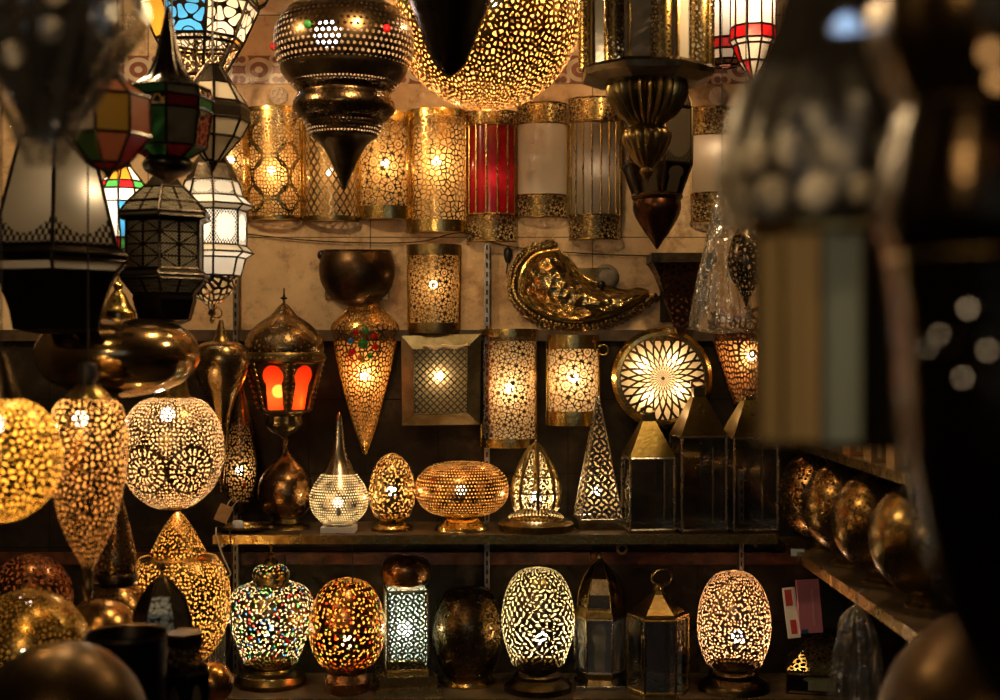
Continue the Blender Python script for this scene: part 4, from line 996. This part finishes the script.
# bell-topped dark lantern with coloured facets
t = T('pendant_lantern', 'dark lantern with tall bell top and unlit coloured facets, left of the cream-facet one', 'pendant lantern', 168, 182, 2.98)
t.lathe('bell_top', [(2, 8), (5, 22), (9, 42), (14, 62), (24, 80), (42, 90)], metal('ridged_black', (.03, .024, .018), .3, .4, 25, .3), flute=12, fa=.1, seg=72)
cl = [(41, 90), (44, 100), (43, 112), (38, 148), (20, 158)]
t.prism('glass_panes', 8, cl, [trans_glass('dark_green_glass', (.02, .09, .03)), trans_glass('dark_crimson_glass', (.09, .006, .012)), trans_glass('dark_yellow_glass', (.12, .085, .02)), trans_glass('dark_grey_glass', (.08, .07, .055)), LACE_GOLD], .2, lambda i, k: [3, 0, 1, 4][(k*3 + i*2) % 4] if i < 3 else (1, 0)[k % 2])
t.cage('frame', 8, cl, 1.4, BLACK, .2); t.lathe('scroll_base', [(20, 157), (25, 164), (22, 172), (10, 178), (2, 182)], BLACK); t.cord(168, 10, .8)
# lattice lantern
t = T('pendant_lantern', 'dark hexagonal lantern with triangle lattice panes, hanging left of the white lantern', 'pendant lantern', 165, 326, 3.35)
lv = [(22, 188), (38, 203), (47, 214), (47, 219), (40, 222), (40, 270), (46, 276), (45, 280), (33, 294)]
t.prism('cap', 6, [(4, 166), (14, 178), (22, 188)], BLACK, .12)
t.prism('lattice_panes', 6, lv, [TRI_L, BLACK, GREY_G], .12, lambda i, k: 0 if i in (0, 1, 4, 7) else (2 if i in (2, 6) else 1))
t.cage('frame', 6, lv, 1.5, BLACK, .12); t.prism('base', 6, [(33, 293), (34, 300), (28, 320), (14, 326)], BLACK, .12, cap1=True); t.cord(165, 168, .8)
# small coloured lit lantern
t = T('pendant_lantern', 'small lit lantern of red, blue and orange stained glass, left of the lattice lantern', 'pendant lantern', 123, 252, 3.6)
lv = [(8, 167), (20, 182), (25, 190), (26, 203), (14, 238), (15, 250)]
t.prism('glass_panes', 10, lv, [RED_G, WHITE_G, BLUE_G, AMBER_G, GREEN_G], .1, lambda i, k: [[3, 1, 0, 1, 3], [0, 4, 0, 0, 4], [1, 1, 1, 1, 1], [2, 1, 3, 2, 1], [4, 0, 4, 0, 0]][i][k % 5])
t.cage('frame', 10, lv, .9, BLACK, .1); t.bulb(123, 205, 4, lum(1.8, 22, 4), (1, .82, .6)); t.lathe('cap', [(2, 156), (9, 166)], BLACK); t.cord(123, 158, .6)
# salmon faceted lantern
t = T('pendant_lantern', 'blurred faceted lantern of salmon, yellow and green glass near upper left', 'pendant lantern', 108, 178, 2.62)
lv = [(20, 82), (42, 98), (43, 137), (20, 164), (8, 170)]
t.prism('glass_panes', 8, lv, [GREY_G, PINK_G, YELLOW_G, trans_glass('bottle_green_glass', (.05, .12, .035)), CRIMSON_G], .0, lambda i, k: [[1, 1, 1, 3, 1, 1, 4, 1], [2, 1, 3, 1, 0, 2, 4, 0], [1, 4, 3, 0, 1, 2, 0, 3], [4]*8][i][k])
t.cage('frame', 8, lv, 1.6, BLACK, 0); t.lathe('finial', [(8, 169), (4, 174), (.8, 179)], BLACK); t.lathe('cap', [(3, 62), (12, 72), (20, 82)], BLACK); t.cord(108, 64, 1)
# tall cream-panel lantern
t = T('pendant_lantern', 'large dark lantern with tall cream glass panels at far left, mid height', 'pendant lantern', 57, 334, 3.0)
lv = [(38, 140), (66, 248), (78, 257), (77, 263), (66, 273)]
t.prism('cap', 6, [(6, 90), (20, 118), (38, 140)], BLACK, .26)
t.prism('glass_panes', 6, lv, [filigree('dim_cream_filigree_pane', k_foot, (.40, .34, .25)), BLACK, CREAM_G], .26, lambda i, k: 0 if i == 0 else (2 if i == 3 else 1)); t.cage('frame', 6, lv, 2, BLACK, .26)
t.prism('lower_bowl', 6, [(66, 272), (60, 284), (50, 310), (46, 330), (20, 334)], BLACK, .26); t.bulb(92, 195, 5, lum(.13, 45, 5), (1, .80, .55), -14, vis=.8); t.cord(57, 92, 1)
# the plastic-wrapped lantern at top left
def lens_lantern(name, label, cx, d, lev, spots, bodym, lensm, cordy, sy=1.0, n=6, rot=0.0):
    t = T(name, label, 'pendant lantern', cx, lev[-1][1], d); t.prism('body', n, lev, bodym, rot, cap0=True, cap1=True)
    for x, y, dy, r in spots:
        m = MB(); a0, b0, c0 = t.L(x, y, dy); m.lathe([(.0005, .006), (r*t.s*.6, .005), (r*t.s, .002), (r*t.s, 0)], 24); m.build('round_window', lensm, t.main, (a0, b0, c0), (pi/2, 0, 0))
    t.cage('frame', n, lev, 2.2, BRONZE, rot); t.cord(cx, cordy, 1); return t
LENS = trans_glass('dusty_round_glass', (.80, .70, .56), .15, .6)
SOOT = plain('matt_black_metal', (.018, .014, .010), .7, .08)
lens_lantern('pendant_lantern', 'black lantern with round grey windows under plastic film in top left corner', 45, 1.65, [(20, -60), (72, -20), (66, 40), (36, 95), (10, 140)],
    [(76, 10, -62, 12), (70, 44, -58, 13), (33, 66, -54, 13), (22, 10, -70, 12)], SOOT, LENS, -58)
film('plastic_bag', 'clear plastic film wrapped around black lantern in the top left corner', [(88, -40), (94, 0), (84, 35), (62, 75), (40, 115), (24, 148), (16, 166)], 45, 1.65, .15, 5, 1.0, cord=False)
# oblate brass pendant
t = T('pendant_lamp', 'smooth wide flattened brass pendant with tall neck, left of centre height', 'pendant lamp', 118, 398, 3.2)
t.lathe('neck', [(2, 282), (5, 285), (4, 290), (8, 296), (12, 305), (17, 312), (17, 319)], GOLD)
t.lathe('body', [(17, 318), (46, 321), (68, 330), (79, 346), (79, 362), (68, 379), (44, 391), (14, 397), (1, 398)], metal('smoked_brass', (.40, .27, .12), .16, .5, 6, .03)); t.cord(118, 284, .8)
# inverted tear
t = T('pendant_lamp', 'pin-holed copper pendant like an upside-down teardrop, hanging beneath the white lantern', 'pendant lamp', 221, 492, 3.78)
t.lathe('neck', [(2, 320), (4, 328), (6, 336), (8, 341)], BRASS); t.ring('hanging_ring', 217, 313, 5, 5, .8, BRASS)
t.lathe('shade', [(8, 341), (20, 344), (26, 353), (27, 365), (22, 383), (14, 400), (9, 420), (6.5, 445), (4, 470), (1, 492)], perf('teardrop_sheet', p_limit(p_dots(.0085, .22), .28, .42), (.44, .31, .15), .26, .4, (.2, .14, .07))); t.cord(217, 308, .5)
# lit perforated pendants on the left
def pend(label, cx, d, prof, mat, capp, glow, at, br, Rr, cordy, capm=BRASS, col=(1, .70, .34), name='pendant_lamp'):
    t = T(name, label, 'pendant lamp', cx, prof[-1][1], d); t.lathe('shade', prof, mat, True, 80); t.lathe('cap', capp, capm, False)
    if glow: t.bulb(at[0], at[1], br, lum(glow, Rr, br), col, at[2])
    t.cord(cx, cordy, .9); return t
PP1 = perf('left_globe_sheet', p_voro(.0140, .21), (.36, .23, .07), .28, .45, (.85, .55, .16))
pend('bright yellow pierced globe pendant cut off by the left edge', 1, 2.48, [(16, 398), (36, 406), (52, 424), (59, 450), (57, 478), (44, 502), (24, 517), (3, 523)], PP1, [(3, 352), (8, 362), (18, 392), (19, 399)], 1.0, (4, 424, -25), 7, 46, 354, BRONZE, (1, .70, .28))
PP2 = perf('left_tear_sheet', p_voro(.0135, .21), (.34, .21, .08), .28, .45, (.85, .56, .26))
t = pend('lit pierced teardrop pendant tapering downward, between yellow globe and rosette globe', 88, 2.8, [(22, 398), (32, 405), (38, 425), (39.5, 448), (36, 482), (29, 515), (17, 545), (8, 562), (6, 568)], PP2, [(3, 382), (12, 386), (20, 394), (23, 399)], .95, (86, 418, -18), 5, 32, 366)
t.lathe('socket', [(4, 362), (9, 365), (9, 378), (5, 385)], RUBBER); t.lathe('tip_stem', [(6, 567), (4, 578), (5, 590), (1, 604)], BRASS)
t.tube('lead', [(88, 372, -8), (93, 420, -44), (82, 450, -44), (66, 472, -40), (56, 500, -36)], .8, RUBBER)
PP3 = perf('rosette_globe_sheet', p_spots(.0118, [(-.045, .155), (.085, .155)], .2, .066), (.34, .23, .12), .3, .45, (.88, .66, .40))
t = pend('round pierced globe pendant with two rosettes, lit, beneath the wide brass pendant', 172, 3.53, [(17, 397), (32, 402), (45, 418), (51, 440), (50, 466), (41, 488), (25, 503), (12, 509)], PP3, [(4, 372), (14, 380), (16, 390), (18, 398)], 1.15, (173, 413, -22), 5, 42, 374, BRASS, (1, .78, .52))
# standing lamps on the counter at the left
PCN = perf('cone_lamp_sheet', p_pebble(.0098, .33), (.50, .31, .11), .28, .4, (.85, .56, .22))
t = table_lamp('big gold pin-holed table lamp with cone top over a globe, lower left', 178, 3.55, LT,
    [(38, 557), (48, 574), (52, 598), (49, 624), (38, 648), (22, 664)], PCN, [(22, 663), (15, 672), (18, 690), (34, 712), (34, 722)], BRASS, .75, (184, 610), 5, (1, .70, .32))
t.lathe('cone_top', [(3, 512), (8, 518), (16, 530), (25, 547), (28, 553), (27, 556)], PCN); t.lathe('collar', [(27, 554), (29, 556), (38, 558)], BRASS, False)
PGR = perf('gourd_sheet', p_voro(.013, .2), (.36, .21, .08), .28, .45, (.35, .22, .09))
t = T('table_lamp', 'gourd-shaped copper table lamp with dark waist band, left of the cone-topped lamp', 'table lamp', 116, None, 3.3, basez=LT)
t.lathe('upper_shade', [(2, 488), (7, 500), (11, 515), (16, 537), (20, 557), (20, 573)], PGR); t.lathe('waist_band', [(20, 572), (22, 575), (22, 581), (19, 585)], BRONZE, False)
t.lathe('lower_shade', [(19, 584), (30, 596), (38, 614), (38, 640), (28, 662)], PGR); t.lathe('base', [(28, 661), (20, 672), (30, t.by - 4), (30, t.by), (1, t.by)], DBRASS, False)
GLF = perf('front_globe_sheet', p_voro(.0125, .27), (.46, .30, .09), .26, .5, (.5, .32, .10))
t = table_lamp('dim gold pierced globe lamp behind the foreground globe, lower left edge', 28, 2.85, LT, [(62*sin(a), 654 - 65*cos(a)) for a in [.08 + i*(pi - .5)/16 for i in range(17)]], GLF, [(26, 716), (22, 725), (36, 760), (36, 800)], DBRASS, .10, (30, 650), 3, (1, .72, .28), smooth=False)
t = table_lamp('smooth copper globe lamp between the dim gold globe and the gourd lamp', 100, 3.08, LT, [(40*sin(a), 640 - 42*cos(a)) for a in [.08 + i*(pi - .5)/16 for i in range(17)]], metal('counter_globe', (.46, .27, .10), .24, .5, 10, .2), [(17, 680), (15, 690), (28, 770), (28, 790)], DBRASS, smooth=False)
t = table_lamp('large blurred smooth globe in the bottom left corner, nearest the viewer', 62, 2.2, LT, [(86*sin(a), 734 - 92*cos(a)) for a in [.05 + i*(pi - .4)/20 for i in range(21)]], metal('front_globe', (.085, .052, .022), .42, .6, 7, .15), [(36, 822), (32, 835), (50, 860), (50, 900)], DBRASS, smooth=False)
PRD = perf('dark_red_sheet', p_voro(.02, .2), (.20, .09, .04), .3, .5, (.35, .14, .05))
t = table_lamp('dark reddish pierced globe in shadow between the yellow globe and the dim gold globe', 30, 3.35, LT, [(42*sin(a), 598 - 44*cos(a)) for a in [.08 + i*(pi - .5)/16 for i in range(17)]], PRD, [(18, 638), (16, 650), (28, 730), (28, 740)], BRONZE, .10, (30, 598), 5, (1, .5, .25), smooth=False)
# dark arched lantern
t = T('candle_lantern', 'dark pointed-dome lantern with a bluish pane, in front of the cone-topped lamp', 'lantern', 162, None, 2.9, basez=LT)
dm = [(3, 577), (10, 582), (19, 594), (26, 610), (30, 632), (31, 650)]
t.prism('dome', 6, dm, [BLACK, filigree('bluish_pane', k_lace, (.30, .40, .50), .2)], -.35, lambda i, k: 1 if (i >= 2 and k == 0) else 0); t.cage('dome_ribs', 6, dm, 1.3, BRONZE, -.35, [5])
t.prism('glass_panes', 6, [(30, 650), (30, t.by - 8)], SMOKE, -.35); t.cage('frame', 6, [(31, 650), (31, t.by - 8)], 1.6, BRONZE, -.35); t.prism('floor_tray', 6, [(33, t.by - 8), (33, t.by)], BRONZE, -.35, cap0=True, cap1=True)
t.lathe('finial', [(1, 563), (2.5, 567), (1.5, 571), (4, 577)], BRONZE); t.ring('handle', 167, 573, 4.5, 5, 1, BRONZE)
t = T('candle_lantern', 'dark lantern with flat square cap and sloping shoulders, beside the black cylinder', 'lantern', 184, None, 2.62, basez=LT)
t.prism('cap', 6, [(19, 632), (20, 634), (20, 644), (17, 646)], BRONZE, .3, cap0=True); t.prism('shoulder', 6, [(17, 645), (26, 668), (26, 671)], perf('shoulder_sheet', p_voro(.012, .2), (.12, .07, .035), .3, .5), .3)
t.prism('glass_panes', 6, [(25, 671), (25, t.by - 8)], filigree('brown_arch_pane', k_arch, (.10, .075, .05), .3), .3); t.cage('frame', 6, [(26, 671), (26, t.by - 8)], 1.8, BLACK, .3); t.prism('floor_tray', 6, [(27, t.by - 8), (27, t.by)], BLACK, .3, cap0=True, cap1=True)
t = T('lamp_shade', 'black open-topped cylinder shade at lower left, beside the foreground globe', 'lamp shade', 126, None, 2.5, basez=LT)
t.lathe('shade', [(36, 646), (39, 634), (40.5, 634), (40, 640), (39, t.by)], perf('black_shade_sheet', p_limit(p_dots(.022, .06), .0, .9), (.03, .022, .015), .4, .4, (.012, .01, .008)), False); t.lathe('rim', [(39, 633), (41, 632), (41.5, 635), (40, 637)], BRONZE, False)
t.lathe('bottom', [(39, t.by - 4), (1, t.by - 4)], BLACK, False)
t = T('globe_lamp', 'small glowing amber globe low down, right of the flat-capped lantern', 'globe lamp', 212, None, 3.05, basez=LT)
t.lathe('shade', [(21*sin(a), 684 - 22*cos(a)) for a in [.1 + i*(pi - .5)/14 for i in range(15)]], metal('amber_copper', (.62, .30, .08), .25, .4, 14, .2), False); t.lathe('base', [(9, 704), (8, 720), (16, t.by), (1, t.by)], DBRASS, False)

# ------------------------------------------------------------------ near foreground at the right, out of focus
t = T('pendant_lantern', 'large blurred lantern in foreground at right, round grey windows above a tall glass body', 'pendant lantern', 830, 446, 1.17)
rr_ = [(86, 118), (92, 150), (90, 205), (80, 226)]
t.prism('window_band', 8, rr_, BRONZE, .2); t.prism('cap', 8, [(30, -90), (52, 5), (60, 30), (74, 60), (86, 120)], SOOT, .2)
for k in range(24):
    yy, a = (161, -.62 + (k//2)*pi/6) if k % 2 == 0 else (201, -.88 + (k//2)*pi/6); r0 = 92.5
    m = MB(); q = 17.5*t.s; m.lathe([(.0005, .005), (q*.7, .004), (q, .0), (q, -.006)], 24); c = (r0*t.s*sin(a), -r0*t.s*cos(a), (t.by - yy)*t.s); m.build('round_window', LENS, t.main, c, (pi/2, 0, a))
t.prism('glass_panes', 12, [(74, 232), (74, 438)], [trans_glass('gold_reflection_panel', (.64, .45, .21), .6, .3), SMOKE, trans_glass('grey_reflection_panel', (.40, .48, .45), .6, .3), SOOT], .175, lambda i, k: [3, 3, 3, 3, 3, 1, 1, 1, 1, 0, 0, 2][k])  # facet reflections put into the pane colours: gold, grey and dark
t.cage('frame', 12, [(75, 228), (75, 440)], 2, BRONZE, .175); t.prism('collar', 8, [(80, 224), (86, 228), (86, 234), (79, 238)], BRASS, .2); t.prism('base', 8, [(75, 436), (78, 440), (76, 446)], DBRASS, .2, cap1=True); t.cord(830, -88, 1.5)
film('plastic_bag', 'clear plastic film draped over the top of the blurred foreground lantern at right', [(34, 6), (50, 40), (76, 80), (96, 120), (103, 160), (102, 200), (94, 226)], 828, 1.17, .07, 12, 1.0, FILM2, cord=False)
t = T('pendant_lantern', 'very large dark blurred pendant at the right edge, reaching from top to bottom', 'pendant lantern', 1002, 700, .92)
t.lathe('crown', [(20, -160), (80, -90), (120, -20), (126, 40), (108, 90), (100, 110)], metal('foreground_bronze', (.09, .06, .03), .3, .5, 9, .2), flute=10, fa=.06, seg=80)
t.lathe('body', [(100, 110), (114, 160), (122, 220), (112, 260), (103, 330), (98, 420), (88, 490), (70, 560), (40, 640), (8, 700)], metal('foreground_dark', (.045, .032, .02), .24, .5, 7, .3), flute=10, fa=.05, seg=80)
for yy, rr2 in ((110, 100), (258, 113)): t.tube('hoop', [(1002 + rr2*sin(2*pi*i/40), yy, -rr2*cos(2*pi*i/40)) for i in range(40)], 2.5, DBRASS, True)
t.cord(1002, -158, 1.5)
for px, py, r in ((970, 308, 2.2), (948, 334, 1.6), (986, 350, 1.9), (966, 378, 1.9), (940, 348, 1.2)):  # glowing beads added to stand for blurred spots of light
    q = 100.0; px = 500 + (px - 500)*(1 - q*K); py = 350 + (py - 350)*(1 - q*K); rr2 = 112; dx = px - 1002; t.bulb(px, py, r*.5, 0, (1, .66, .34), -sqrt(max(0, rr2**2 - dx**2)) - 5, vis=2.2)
t = T('pale_highlight', 'small pale blue shade added as a highlight before the dark top of the blurred lantern', 'pendant lamp', 846, 32, .98)  # glowing shade added in place of a blue-white highlight
t.lathe('shade', [(3, 14), (8, 18), (15, 26), (16, 31)], trans_glass('pale_blue_glass', (.6, .72, .85)), seg=32); t.bulb(846, 27, 3, .006, (.55, .75, 1), vis=.35); t.cord(846, 15, .6)
for i, (px, py) in enumerate(((990, 52), (998, 80))):  # two glowing beads added to imitate amber reflections
    t = T('amber_glint', ('upper', 'lower')[i] + ' of two amber beads added as blurred reflections at the top right edge', 'bulb', px, py, .74 + .05*i, 'amber reflections added at the right edge'); t.bulb(px, py, 5, .004, (1, .42, .06), vis=.55); t.lathe('socket', [(2, py - 14), (3, py - 12), (3, py - 4)], DARKP, False); t.cord(px, py - 13, .5)

# ------------------------------------------------------------------ light of the stall
def lamp(kind, name, loc, power, col, size=.1, rot=None, sy=None):
    l = bpy.data.lights.new(name, kind); l.energy = power; l.color = col
    if kind == 'AREA':
        l.size = size
        if sy: l.shape = 'RECTANGLE'; l.size_y = sy
    else: l.shadow_soft_size = size
    o = bpy.data.objects.new(name, l); C.objects.link(o); o.location = loc
    if rot: o.rotation_euler = rot
    return o
WARM = (1, .69, .34)
for x, y, z, p in ((-1.0, 3.25, 2.58, 26), (-.25, 3.2, 2.55, 29), (.65, 3.25, 2.56, 24), (-.9, 2.3, 2.35, 3), (-.7, .2, 2.35, 30)):  # last entry is a warm fill added near the camera for the foreground
    lamp('POINT', 'shop_and_fill_light', (x, y, z), p, WARM, .04)
lamp('AREA', 'street_daylight', (.2, -2.6, 2.2), 7, (.62, .78, 1), 3.6, (math.radians(84), 0, 0), 2.0)
w = bpy.data.worlds.new('dusk_street'); sc.world = w; w.use_nodes = True
bg = w.node_tree.nodes['Background']; bg.inputs[0].default_value = (.10, .085, .08, 1); bg.inputs[1].default_value = .12
# ------------------------------------------------------------------ camera
cd = bpy.data.cameras.new('camera'); cam = bpy.data.objects.new('camera', cd); C.objects.link(cam)
cam.location = (0, 0, EYE); cam.rotation_euler = (pi/2, 0, 0); cd.sensor_width = 36; cd.lens = 48
cd.dof.use_dof = True; cd.dof.focus_distance = 4.12; cd.dof.aperture_fstop = 2.3; cd.clip_start = .05
sc.camera = cam
vs = sc.view_settings; sc.display_settings.display_device = 'sRGB'
vs.view_transform = 'Standard'; vs.look = 'None'; vs.gamma = 1; vs.exposure = .1; vs.use_curve_mapping = False
cy = sc.cycles; cy.use_denoising = True; cy.denoising_prefilter = 'FAST'; cy.transparent_max_bounces = 24; cy.max_bounces = 6; cy.diffuse_bounces = 3; cy.glossy_bounces = 4; cy.transmission_bounces = 5
cy.sample_clamp_indirect = 4; cy.caustics_reflective = False; cy.caustics_refractive = False
